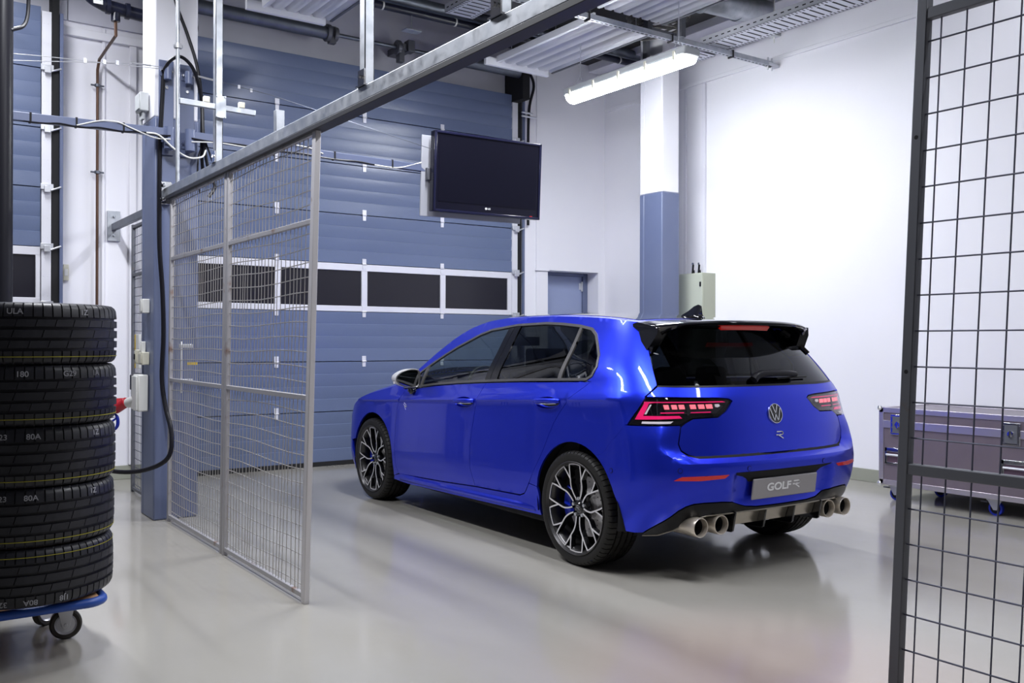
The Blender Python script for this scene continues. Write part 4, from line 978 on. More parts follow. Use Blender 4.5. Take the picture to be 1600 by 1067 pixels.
def paint():
    m = mat('blue_metallic_paint', (.014, .036, .70), .35, metal=.80, coat=.42, coat_rough=.015)
    nt = m.node_tree; b = nt.nodes['Principled BSDF']; tc = add_node(nt, 'ShaderNodeTexCoord'); v = add_node(nt, 'ShaderNodeTexVoronoi'); v.inputs['Scale'].default_value = 900
    nt.links.new(tc.outputs['Object'], v.inputs['Vector']); bp = add_node(nt, 'ShaderNodeBump'); bp.inputs['Strength'].default_value = .05; bp.inputs['Distance'].default_value = .001
    nt.links.new(v.outputs['Distance'], bp.inputs['Height']); nt.links.new(bp.outputs[0], b.inputs['Normal']); return m
M_PAINT = paint()
M_GB = mat('gloss_black', (.006, .006, .008), .06, coat=1.0)
M_TRIM = mat('satin_window_trim', (.15, .145, .145), .32, metal=.7)
M_SILVER = mat('machined_silver', (.85, .83, .84), .35, metal=.45)
M_RIMB = mat('black_wheel_lacquer', (.006, .006, .008), .10, coat=1.0)
M_BARREL = mat('wheel_barrel', (.07, .068, .07), .3, metal=.8)
M_GLASSF = glass('green_tinted_glass', (.62, .70, .67)); M_GLASSR = glass('privacy_glass', (.065, .07, .075), .035); M_GLASSW = glass('windscreen_glass', (.55, .60, .58))
M_INT = mat('cabin_black', (.010, .010, .012), .7)
M_LENS = glass('lamp_lens', (.80, .78, .80))
M_LRED = mat('tail_lamp_red', (.55, .01, .08), .2, emit=(1.0, .02, .20), estr=.75, coat=1)
M_LREDD = mat('reflector_red', (.42, .006, .006), .2, coat=1, emit=(1, .02, .01), estr=.12)
M_LPINK = mat('led_block', (.8, .25, .3), .3, emit=(1.0, .16, .20), estr=1.2, coat=1)
M_LWHITE = mat('reverse_lamp_white', (.9, .88, .9), .5, emit=(1, .95, 1), estr=.15)  # faint glow stands in for light reflected by these elements
M_LDARK = mat('lamp_inner_grey', (.06, .06, .07), .25, metal=.5)
M_PIPE = mat('exhaust_tip_steel', (.78, .70, .60), .28, metal=.7)
M_MIRC = mat('satin_silver_mirror', (.70, .69, .70), .3, metal=.35)
M_DISC = mat('brake_disc_steel', (.70, .68, .68), .38, metal=.6)

CARX, CARY, CARPS = 4.10915735, 3.27323215, .01741393
car = thing('hatchback_car', 'metallic blue five door hatchback with black roof spoiler and silver black wheels, seen from behind', 'car', (CARX, CARY, 0), PI/2-CARPS)

def sp(lst): return [(u_of(s, z), z) for s, z in lst]
def arc(cs, cz, r, a0, a1, n=14): return [(cs+r*math.cos(R(a0+(a1-a0)*i/n)), cz+r*math.sin(R(a0+(a1-a0)*i/n))) for i in range(n+1)]
W_OUT = [(2.90, .902), (2.67, .916), (2.43, .944), (2.1, .970), (1.74, .992), (1.35, 1.012), (.97, 1.027), (.70, 1.038), (.655, 1.062), (.638, 1.118), (.665, 1.183), (.79, 1.303), (.86, 1.337), (1.0, 1.357), (1.2, 1.372), (1.39, 1.379), (1.72, 1.372), (2.02, 1.343), (2.14, 1.312), (2.25, 1.268), (2.37, 1.222), (2.48, 1.170), (2.61, 1.101), (2.78, 1.000)]
LAMP = [(.8474, .8242), (.7383, .8981), (.6554, .9597), (.505, .9631), (.3868, .9600), (.234, .9560), (.180, .9500), (.168, .9400), (.2065, .8918), (.2494, .8603), (.3865, .8564), (.4281, .8377), (.4650, .8232)]
RA = (.765, .333, .362); FA = (3.375, .333, .358)
crease = [(1.0+.02*i, None) for i in range(41)]
def crease_line(u0, u1, dz=0.0):
    out = []; n = 60
    for i in range(n+1):
        u = u0+(u1-u0)*i/n; z = .87
        for _ in range(3): z = zcr(P(u, z)[0])+dz
        out.append((u, z))
    return out
CR = [crease_line(.86, 2.05), crease_line(.86, 2.05, .012), crease_line(.86, 2.05, -.012)]
SH = [[(u/50*.62, z) for u in range(0, 51)] for z in (.615, .628, .645, .66)]
d_front = [(2.93, .893)]  # front door outline
FD = [(2.86, .899), (2.67, .911), (2.43, .939), (2.1, .965), (1.745, .987), (1.775, .93), (1.803, .877), (1.845, .74), (1.879, .568), (1.876, .43), (1.842, .306), (2.3, .282), (2.945, .258), (2.968, .34), (2.979, .464), (2.976, .60), (2.968, .70), (2.93, .80), (2.87, .862)]
RD = [(1.745, .987), (1.35, 1.007), (.97, 1.022), (.70, 1.033), (.655, 1.036), (.73, .985), (.818, .93), (.89, .862), (.953, .792), (1.005, .71), (1.043, .64), (1.095, .56), (1.145, .49), (1.18, .44), (1.225, .385), (1.27, .340), (1.32, .323), (1.842, .306), (1.876, .43), (1.879, .568), (1.845, .74), (1.803, .877), (1.775, .93)]
a_r = arc(*RA, 12, 122, 16)      # rear arch from the front foot up over to the bumper seam
QP_s = [(.655, 1.036), (.73, .985), (.818, .93), (.89, .862), (.953, .792), (1.005, .71), (1.043, .64), (1.095, .56), (1.145, .49), (1.18, .44), (1.20, .41), (1.122, .40)]+a_r[0:]
BQ = [(.51, .655), (.47, .70), (.43, .742), (.36, .820)]
LOUT = [(.8520, .8230), (.7430, .8990), (.6590, .9630)]
TG = [(.6640, .9700), (.6200, 1.000), (.5749, 1.028), (.575, 1.08), (.58, 1.1233), (.592, 1.20), (.6033, 1.29)]
QP = sp(QP_s)+sp(BQ)+LOUT+TG+sp([(.535, 1.352), (.54, _ZR(.54)), (.75, _ZR(.75)), (1.0, _ZR(1.0)), (1.25, _ZR(1.25)), (1.46, _ZR(1.46)), (1.7, _ZR(1.7)), (1.88, _ZR(1.88)), (2.0, _ZR(2.0)), (2.12, _ZR(2.12)), (2.23, _ZR(2.23)), (2.33, _ZR(2.33)), (2.42, _ZR(2.42)), (2.5, _ZR(2.5)), (2.64, _ZR(2.64)), (2.77, _ZR(2.77)), (2.90, _ZR(2.9)), (2.965, .932), (2.90, .902)])+sp(W_OUT[::-1][:-1])[0:17]
FE = sp([(2.86, .899), (2.87, .862), (2.93, .80), (2.968, .70), (2.976, .60), (2.979, .464), (2.968, .34), (2.945, .258), (3.02, .235)]+arc(*FA, 195, 20, 20)[::1]+[(3.80, .44), (3.95, .50), (3.98, .58), (3.97, .655), (3.83, _ZR(3.83)), (3.65, _ZR(3.65)), (3.5, _ZR(3.5)), (3.3, _ZR(3.3)), (3.1, _ZR(3.1)), (3.0, _ZR(3.0)), (2.965, .932), (2.90, .902)])
SILL = sp([(2.945, .254), (2.3, .278), (1.842, .302), (1.32, .318), (1.27, .335), (1.225, .380), (1.20, .408), (1.122, .40), (1.118, .30), (1.112, .228), (1.26, .226), (1.6, .219), (2.2, .207), (2.81, .196), (3.03, .205), (3.02, .235)])
TAIL = [(0, 1.018), (.20, 1.018), (.40, 1.018), (.568, 1.022), (.615, .995), (.6560, .9680), (.505, .9660), (.3868, .9630), (.234, .9590), (.176, .9520), (.162, .9400), (.201, .8890), (.246, .8573), (.384, .8534), (.4281, .8337), (.4616, .8124), (.4851, .7266), (.4705, .6916), (.430, .668), (.3844, .6570), (.2, .6555), (0, .6555)]
a_b = arc(*RA, 122, 190, 10)
BUMP = [(0, .6490), (.2, .6490), (.3844, .6500), (.436, .663), (.4755, .6880), (.4901, .7260), (.4660, .8124), (.4670, .8190), (.8400, .8190)]+sp([(.36, .8215), (.43, .7430), (.47, .7012), (.51, .6560)])+sp(a_b[0:8])+[(.8541, .2558), (.7600, .2500), (.6994, .2542), (.60, .320), (.525, .385), (.4829, .4079), (.44, .420), (.3782, .4238), (.28, .423), (.22, .4164), (.185, .400), (.1531, .3871), (.10, .379), (0, .376)]
BLK = [(0, .373), (.10, .376), (.1531, .3841), (.185, .397), (.22, .4134), (.28, .420), (.3782, .4208), (.44, .417), (.4829, .4049), (.525, .382), (.60, .317), (.6994, .2512), (.697, .240), (.5914, .245), (.5027, .273), (.4491, .306), (.41, .335), (.35, .352), (.1759, .358), (0, .358)]

def both(name, poly, m, parent=None, n2=None, **kw):
    kw.setdefault('gap', .0016); o = []
    for mir in (False, True):
        o.append(patch(poly, mirror=mir, **kw).build(name, m, parent or car, smooth=50))
    return o
def sym(poly): return poly+[(-a, b) for a, b in poly[::-1] if abs(a) > 1e-9]

side_panels = both('rear_side_panel', QP, M_PAINT, lines=CR, gap=.0005)
DISH = ((1.965, .852), (1.02, .900))
def dish_hole(c): return sp([(c[0]+.122*math.cos(2*PI*i/28), c[1]-.0535*.122*math.cos(2*PI*i/28)+.036*math.sin(2*PI*i/28)) for i in range(28)])
CRD = CR+[crease_line(1.0, 2.0, d) for d in (-.40, -.44, -.47, -.50, -.525, -.55, -.575)]
front_doors = both('front_door', sp(FD), M_PAINT, lines=CRD, holes=[dish_hole(DISH[0])])
rear_doors = both('rear_door', sp(RD), M_PAINT, lines=CRD, holes=[dish_hole(DISH[1])])
both('front_wing', FE, M_PAINT, lines=CR)
sk = both('side_skirt', SILL, M_PAINT, g=.02, off=.002)
for k, o in ((1, sk[0]), (-1, sk[1])):
    b = MB(); n = 30; vs = []
    for i in range(n+1):
        s = 1.17+(2.93-1.17)*i/n; d = -.030*(i/n); e = .016*min(1, (n-i)/4+.1)*min(1, i/5+.15); w = P(u_of(s, .26), .26)[1]
        for (a, z) in ((-.004, .292), (e, .272), (e*1.15, .262), (e*.9, .250), (-.006, .236)): vs.append((s, k*(w+a), z+d))
    b.add(vs, [(5*i+j, 5*i+5+j, 5*i+6+j, 5*i+1+j)[::k] for i in range(n) for j in range(4)]); b.build('skirt_blade', M_PAINT, o, smooth=25)
patch(sym(TAIL), lines=[[(u, z) for u in np.linspace(-.6, .6, 60)] for z in (.665, .925)]).build('tailgate', M_PAINT, car, smooth=50)
TG_O = [o for o in car.children if o.name.startswith('tailgate')][0]
_IN = [(UIN(z), z) for z in np.linspace(.655, .812, 14)]; _OUT = [(UOUT(z), z) for z in np.linspace(.619, .818, 20)]
bumper = patch(sym(BUMP), g=.024, gap=.0006, lines=[_IN, _OUT, [(-a, b) for a, b in _IN], [(-a, b) for a, b in _OUT]]+[[(u, z) for u in np.linspace(-.95, .95, 100)] for z in (.615, .628)]+[[(u, z) for u in np.linspace(-.26, .26, 50)] for z in (.574, .566, .560)]+[[(u, z) for z in np.linspace(.40, .58, 12)] for u in (.247, .22, .19, -.19, -.22, -.247)]+[[(u, .645) for u in np.linspace(-.34, .34, 40)]]).build('rear_bumper', M_PAINT, car, smooth=32)
patch(sym(BLK), g=.02, off=.004, rim=.03).build('lower_bumper_panel', mat('satin_black_panel', (.006, .006, .009), .28, spec=.3), bumper, smooth=50)
# tailgate piece above the glass and beside the spoiler
patch(sym([(0, 1.345), (.30, 1.345), (.45, 1.338), (.53, 1.31), (.565, 1.25), (.574, 1.21), (.590, 1.215), (.600, 1.29), (.609, 1.348), (.50, 1.362), (.30, 1.37), (0, 1.372)]), gap=.0015, g=.03).build('tailgate_top', M_PAINT, TG_O, smooth=50)
# rear glass
GL = sym([(0, 1.0235), (.3, 1.0235), (.5705, 1.0265), (.571, 1.08), (.5755, 1.1233), (.5765, 1.20), (.562, 1.26), (.53, 1.31), (.45, 1.338), (.30, 1.345), (0, 1.345)])
patch(GL, off=-.003, g=.05).build('rear_window', M_GLASSR, TG_O, smooth=50)
patch(sym([(0, 1.013), (.3, 1.013), (.572, 1.018), (.569, 1.0255), (.3, 1.0225), (0, 1.0225)]), gap=0, off=.001, g=.03).build('window_seal', M_BLACK, TG_O, smooth=50)
# black underlay that shows in the gaps and arches
core = MB()
for mir in (False, True):
    cpoly = [(0, .30), (0, 1.005), (.565, 1.012), (.66, .975), (.86, .90)]+sp([(.50, 1.0), (.97, 1.0), (1.74, .965), (2.43, .918), (2.85, .88), (3.0, .90), (3.5, .79), (3.83, .68), (3.95, .60), (3.9, .45)]+[(q[0], q[1]) for q in arc(FA[0], FA[1], FA[2]+.012, 20, 190, 16)]+[(2.95, .22), (1.15, .24)]+arc(RA[0], RA[1], RA[2]+.012, 8, 185, 16))+[(.70, .30), (.5, .33), (.4, .36), (.2, .375), (0, .385)][:-1]
    cpoly = cpoly[1:] + [(0, .385)]
    patch(cpoly, off=-.022, gap=0, rim=0, g=.06, mirror=mir, mb=core)
core.build('inner_body_shell', M_BLACKM, car)
# windows
WIN = [(2.90, .902)]
def poly_clip(poly, a, b, keep):
    """half-plane clip in (s, z); line a-b, keep = +1 or -1 side"""
    out = []; n = len(poly)
    f = lambda p: ((b[0]-a[0])*(p[1]-a[1])-(b[1]-a[1])*(p[0]-a[0]))*keep
    for i in range(n):
        p, q = poly[i], poly[(i+1) % n]; fp, fq = f(p), f(q)
        if fp >= 0: out.append(p)
        if fp*fq < 0: t = fp/(fp-fq); out.append((p[0]+(q[0]-p[0])*t, p[1]+(q[1]-p[1])*t))
    return out
WI = inset(W_OUT, .016)
WI2 = [(max(min(p[0], 2.9), .66), p[1]) for p in WI]
for mir, fd, rd in ((False, front_doors[0], rear_doors[0]), (True, front_doors[1], rear_doors[1])):
    ring = patch(sp(W_OUT), off=.004, gap=.001, rim=.012, g=.022, holes=[sp(WI)], mirror=mir).build('window_surround', M_TRIM, car, smooth=40)
    q = poly_clip(WI, (2.635, .93), (2.655, 1.10), -1); patch(sp(q), off=-.002, gap=0, rim=.01, mirror=mir).build('quarter_light', M_GLASSF, fd)
    q = poly_clip(poly_clip(WI, (2.635, .93), (2.655, 1.10), 1), (1.77, .995), (1.805, 1.36), -1); patch(sp(q), off=-.004, gap=0, rim=.006, mirror=mir).build('door_window', M_GLASSF, fd)
    q = [(2.648, .918), (2.615, .918), (2.625, 1.08), (2.658, 1.065)]; patch(sp(q), off=.002, gap=0, rim=.01, mirror=mir, g=.02).build('window_divider', M_TRIM, fd)
    q = poly_clip(poly_clip(WI, (1.772, .995), (1.807, 1.36), 1), (1.71, .995), (1.745, 1.36), -1); patch(sp(q), off=.001, gap=0, rim=.01, mirror=mir, g=.025).build('pillar_cover', M_SATB, fd)
    q = poly_clip(poly_clip(WI, (1.706, .995), (1.741, 1.36), 1), (1.625, .995), (1.672, 1.36), -1); patch(sp(q), off=.001, gap=0, rim=.01, mirror=mir, g=.025).build('pillar_cover', M_SATB, rd)
    q = poly_clip(poly_clip(WI, (1.625, .995), (1.672, 1.36), 1), (.972, 1.03), (.992, 1.345), -1); patch(sp(q), off=-.004, gap=0, rim=.006, mirror=mir).build('door_window', M_GLASSR, rd)
    q = poly_clip(WI, (.93, 1.03), (.962, 1.345), 1); patch(sp(q), off=-.003, gap=0, rim=.006, mirror=mir, g=.025).build('quarter_window', M_GLASSR, rd)
    q = poly_clip(poly_clip(WI, (.972, 1.03), (.992, 1.345), 1), (.936, 1.03), (.966, 1.345), -1); patch(sp(q), off=.003, gap=0, rim=.012, mirror=mir, g=.02).build('window_divider', M_TRIM, rd)
# roof, windscreen, bonnet
def toppatch(poly, **kw): return patch(poly, fn=top, nf=topN, fu=lambda a: a, fi=lambda a: a, **kw)
def cross_rows(s0, s1, n=24): return [s0+(s1-s0)*i/n for i in range(n+1)]
def toppoly(s0, s1, t=1.0):
    a = [(s, t) for s in np.linspace(s0, s1, 24)]; b = [(s1, y) for y in np.linspace(t, -t, 12)][1:-1]; c = [(s, -t) for s in np.linspace(s1, s0, 24)]; d = [(s0, y) for y in np.linspace(-t, t, 12)][1:-1]
    return a+b+c+d
TR = [-.99, -.96, -.92, -.86, -.78, -.68, -.55, -.4, -.2, 0, .2, .4, .55, .68, .78, .86, .92, .96, .99]
M_ROOF = mat('black_roof_paint', (.010, .010, .012), .05, coat=1.0)
toppatch(toppoly(.545, 2.20), gap=.0, rim=.01, g=.07, rows=TR).build('roof', M_PAINT, car, smooth=50)
toppatch(toppoly(.62, 2.12, .86), gap=.0, rim=.0, g=.07, off=.0025).build('roof_glass', M_ROOF, car, smooth=50)
toppatch(toppoly(2.20, 3.02, .985), gap=.002, rim=.008, g=.07, rows=TR, off=-.002).build('windscreen', M_GLASSW, car, smooth=50)
toppatch(toppoly(3.06, 4.18), gap=.0, rim=.01, g=.07, rows=TR).build('bonnet', M_PAINT, car, smooth=50)
toppatch(toppoly(3.0, 3.07), gap=0, rim=.02, g=.04, off=-.004).build('scuttle_panel', M_BLACK, car, smooth=50)
# front bumper, headlamps
FBU = sp([(3.80, .435), (3.952, .495), (3.983, .575)])+[(2.45, .60), (3.0, .60), (3.0, .15), (2.3, .17)]+sp([(3.78, .20), (3.735, .30)])
for mir in (False, True):
    fb = patch(FBU, g=.05, mirror=mir).build('front_bumper', M_PAINT, car, smooth=50)
    patch([(2.30, .30), (2.34, .30), (2.34, .47), (2.30, .47)], gap=0, off=.003, g=.02, mirror=mir).build('air_vent', M_BLACK, fb)
    patch([(2.22, .605), (2.6, .605), (2.6, .70), (2.28, .69)], gap=.003, off=.002, g=.03, mirror=mir).build('headlamp', M_LENS, car)
patch([(2.61, .605), (3.0, .605), (3.0, .68), (2.61, .70)], gap=.001, off=0, g=.04).build('front_grille', M_GB, car)
patch([(2.61, .605), (3.0, .605), (3.0, .68), (2.61, .70)], gap=.001, off=0, g=.04, mirror=True).build('front_grille', M_GB, car)
# underbody and wheel housings
b = MB(); b.box(1.16, 3.0, -.80, .80, .17, .26); b.box(.42, 3.95, -.56, .56, .20, .50); b.box(.33, 1.2, -.50, .50, .27, .62)
b.build('underbody', M_BLACKM, car, bevel=.02)
for (cs, cz, r) in (RA, FA):
    for s in (-1, 1):
        b = MB(); Q = Matrix.Translation((cs, s*.72, cz)) @ Matrix.Rotation(R(90), 4, 'X')
        b.lathe([(r+.006, .155), (r+.02, .13), (r+.03, 0), (r+.02, -.17), (.05, -.175)] if s < 0 else [(r+.006, -.155), (r+.02, -.13), (r+.03, 0), (r+.02, .17), (.05, .175)], 40, Q, a0=R(-12), a1=R(192)); b.build('wheel_housing', M_BLACKM, car)
# cabin
def seat(x, y, head=True, w=.25):
    b = MB(); Mx = Matrix.Translation((x, y, 0))
    b.cbox((.0, 0, .44), (.50, w*2, .16), Mx); b.cbox((-.25, 0, .72), (.14, w*2, .55), Mx @ Matrix.Translation((-.25, 0, .5)) @ Matrix.Rotation(R(-12), 4, 'Y') @ Matrix.Translation((.25, 0, -.5)))
    b.cbox((-.40, 0, 1.10), (.11, w*1.15, .22), Mx); b.cbox((-.38, 0, .98), (.03, .14, .12), Mx)
    return b.build('car_seat', M_INT, car, bevel=.05, seg=4)
seat(2.15, .36); seat(2.15, -.36)
b = MB(); b.cbox((1.25, 0, .50), (.50, 1.20, .18)); b.cbox((.98, 0, .74), (.14, 1.20, .50)); 
for y in (-.36, 0, .36): b.cbox((.93, y, 1.03), (.09, .24, .14))
b.build('rear_bench', M_INT, car, bevel=.04, seg=3)
b = MB(); b.cbox((2.85, 0, .80), (.55, 1.36, .20)); b.cbox((2.62, .36, .91), (.20, .36, .10)); b.cbox((2.56, 0, .96), (.03, .24, .14)); b.build('dashboard', M_INT, car, bevel=.03, seg=3)
b = MB(); Q = Matrix.Translation((2.46, .36, .90)) @ Matrix.Rotation(R(-65), 4, 'Y'); b.lathe([(.175, 0), (.185, .010), (.195, 0), (.185, -.010)], 32, Q, closed=True); b.cbox((0, 0, 0), (.10, .34, .02), Q); b.build('steering_wheel', M_INT, car)
b = MB(); b.cbox((2.52, 0, 1.26), (.03, .24, .07)); b.cyl((2.53, 0, 1.28), (2.56, 0, 1.33), .012, 8); b.build('inner_mirror', M_INT, car, bevel=.01)
b = MB(); b.box(.40, 1.0, -.62, .62, .60, .64); b.box(1.0, 2.9, -.74, .74, .27, .34)
for s in (-1, 1): b.box(.85, 2.8, s*.76-.02, s*.76+.02, .3, .90)
b.build('cabin_floor', M_INT, car)

# ---- tail lamps
def lamps():
    for mir in (False, True):
        k = -1 if mir else 1
        base = patch(LAMP, off=-.010, gap=.003, rim=.01, g=.02, mirror=mir).build('tail_lamp', M_GB, car, smooth=40)
        def el(name, poly, m, off=-.004, rim=.006, g=.015): return patch(poly, off=off, gap=0, rim=rim, g=g, mirror=mir).build(name, m, base, smooth=40)
        # pixel map of the lamp: bilinear between traced corners
        def q(x, y):   # x,y in the zoomed picture of the lamp (0..1600, 0..711)
            TL = [(45, .8474, .8242), (330, .6554+.02, .9597)]
            return None
        # outer lamp outline in u: outer edge 0.85..0.655 slanted, inner tip 0.158
        def e(x, y):
            """x: 0 at the outer edge of the top line .. 1 at the inner tip; y: 1 top, 0 bottom (z .8237 .. .960)"""
            z = .8240+.1370*y; uo = .8474-(.8474-.6554)*y; return (uo+(.158-uo)*x, z)
        el('red_light_band', [e(.10, .80), e(.07, .80), e(.075, .20), e(.36, .20)] and [(.668, .944), (.208, .9415), (.195, .936), (.60, .937), (.645, .934), (.672, .905), (.708, .8715), (.46, .8705), (.445, .857), (.777, .8525)], M_LRED)
        el('white_light_edge', [(.628, .929), (.640, .929), (.695, .880), (.680, .880)], M_LWHITE, off=-.003)
        el('reverse_light', [(.725, .843), (.505, .843), (.525, .832), (.735, .832)], M_LWHITE)
        el('lamp_tray', [(.60, .930), (.23, .930), (.21, .915), (.25, .880), (.62, .8765)], M_LDARK, off=-.008, rim=0)
        el('inner_divider', [(.415, .930), (.403, .930), (.403, .872), (.415, .872)], M_LDARK, off=-.002)
        for a in (.535, .485, .440, .375, .328, .285): 
            el('led_block', [(a+.016, .9275), (a-.016, .9275), (a-.018, .9045), (a+.013, .9045)], M_LPINK, off=-.003, rim=.008, g=.02)
        el('indicator_light', [(.252, .927), (.232, .927), (.228, .916), (.240, .910), (.252, .913)], M_LWHITE, off=-.003, g=.012)
        el('red_strip', [(.58, .889), (.43, .889), (.43, .884), (.58, .884)], M_LRED, off=-.004, g=.02); el('red_strip', [(.39, .888), (.28, .889), (.28, .884), (.39, .884)], M_LRED, off=-.004, g=.02)
        el('clear_cover', LAMP, M_LENS, off=.0005, rim=.003, g=.03)
        # bumper reflectors and recess
        patch([(.571, .545), (.522, .5640), (.2605, .5660), (.2815, .5480), (.4111, .5410)], off=.003, gap=0, rim=.01, g=.015, mirror=mir).build('reflector', M_LREDD, bumper, smooth=40)
        for (u, z) in ((1.0113, .5729), (.1605, .5915), (.533, .5959)):
            c = P(u, z); n_ = N(u, z); c = Vector((c[0], c[1]*k, c[2])); n2 = Vector((n_[0], n_[1]*k, n_[2]))
            MB().tube([c+n2*.001, c+n2*.0025], .011, 20).build('parking_sensor', M_PAINT, bumper); MB().tube([c+n2*.0, c+n2*.0015], .0135, 20).build('sensor_ring', M_BLACK, bumper)
lamps()
patch(sym([(0, .574), (.225, .573), (.205, .556), (.17, .546), (.15, .532), (.14, .515), (0, .515)]), off=.002, gap=0, rim=0, g=.02).build('plate_recess', M_BLACKM, bumper)

# ---- plate, emblem, badges
def seg(b, pts, r, Q, flat=.5):
    """flat-topped stroke along pts in the plane of Q"""
    for i in range(len(pts)-1):
        a = Vector((*pts[i], 0)); c = Vector((*pts[i+1], 0)); d = (c-a).normalized(); s = Vector((-d.y, d.x, 0))*r
        vs = [a+s, c+s, c-s, a-s]; vs = [Q @ (v+Vector((0, 0, h))) for h in (0, flat) for v in vs]
        b.add(vs, [(0, 1, 2, 3)[::-1], (4, 5, 6, 7), (0, 1, 5, 4), (1, 2, 6, 5), (2, 3, 7, 6), (3, 0, 4, 7)])
        if i: b.tube([Q @ a, Q @ (a+Vector((0, 0, flat)))], r, 12)
def r_logo(b, Q, size, th, depth):
    U = lambda x, y: ((x-.5)*size, (y-.5)*size*.62)
    arc_ = [U(.72+.20*math.cos(R(a)), .78+.22*math.sin(R(a))) for a in range(90, -91, -20)]
    seg(b, [U(.10, 1.0), U(.72, 1.0)]+arc_[1:]+[U(.42, .56)], th, Q, depth)
    seg(b, [U(.0, .56), U(.30, .54), U(.92, .0)], th, Q, depth)
def on_skin(u, z, off):
    p = P(u, z); n_ = N(u, z); e = 1e-3; t = P(u, z+e)-P(u, z-e)
    n_ = Vector(n_); y = Vector(t).normalized(); x = y.cross(n_).normalized(); m = Matrix((x, y, n_)).transposed().to_4x4(); m.translation = Vector(p)+n_*off; return m
def badges():
    zc, s0 = .4715, .035
    tilt = R(7)
    Q = Matrix.Translation((s0-.012, 0, zc)) @ Matrix.Rotation(-tilt, 4, 'Y') @ frame_matrix((0, 0, 0), (0, -1, 0), (0, 0, 1))
    plate = MB().box(-.26, .26, -.0565, .0565, -.012, 0, Q).build('number_plate', mat('plate_grey', (.36, .345, .36), .35, metal=.3), bumper, bevel=.006)
    b = MB(); vs, fs = text_mesh('GOLF', .058, .0008, 1.32, .0016); b.add([Q @ (v+Vector((-.055, .004, .0012))) for v in vs], fs)
    r_logo(b, Q @ Matrix.Translation((.088, .005, .0)), .062, .0034, .0016); b.build('plate_lettering', mat('plate_white', (.85, .85, .87), .4), plate, smooth=0)
    # round emblem
    Q = on_skin(0.0, .862, .0)
    e = MB().lathe([(0, .004), (.052, .004), (.055, .0)], 40, Q).build('round_emblem', M_GB, TG_O)
    b = MB(); b.lathe([(.0495, .003), (.0515, .0085), (.0545, .0085), (.0565, .001)], 48, Q)
    Q2 = Q @ Matrix.Translation((0, 0, .003)); r = .0505
    seg(b, [(-.0185, .047), (-.0025, .006), (.0025, .006), (.0185, .047)], .0030, Q2, .005)
    seg(b, [(-.0405, .030), (-.0165, -.036), (-.0115, -.036), (-.0025, -.0075), (.0025, -.0075), (.0115, -.036), (.0165, -.036), (.0405, .030)], .0030, Q2, .005)
    b.build('emblem_letters', M_CHROME, e, smooth=30)
    b = MB(); r_logo(b, on_skin(-.0035, .744, .0005), .062, .0030, .003); b.build('tailgate_badge', M_CHROME, TG_O, smooth=0)
    b = MB(); b1 = MB(); r_logo(b, on_skin(u_of(2.82, .775), .775, .0005), .055, .0026, .003); b.build('wing_badge', M_CHROME, front_doors[0], smooth=0)
badges()

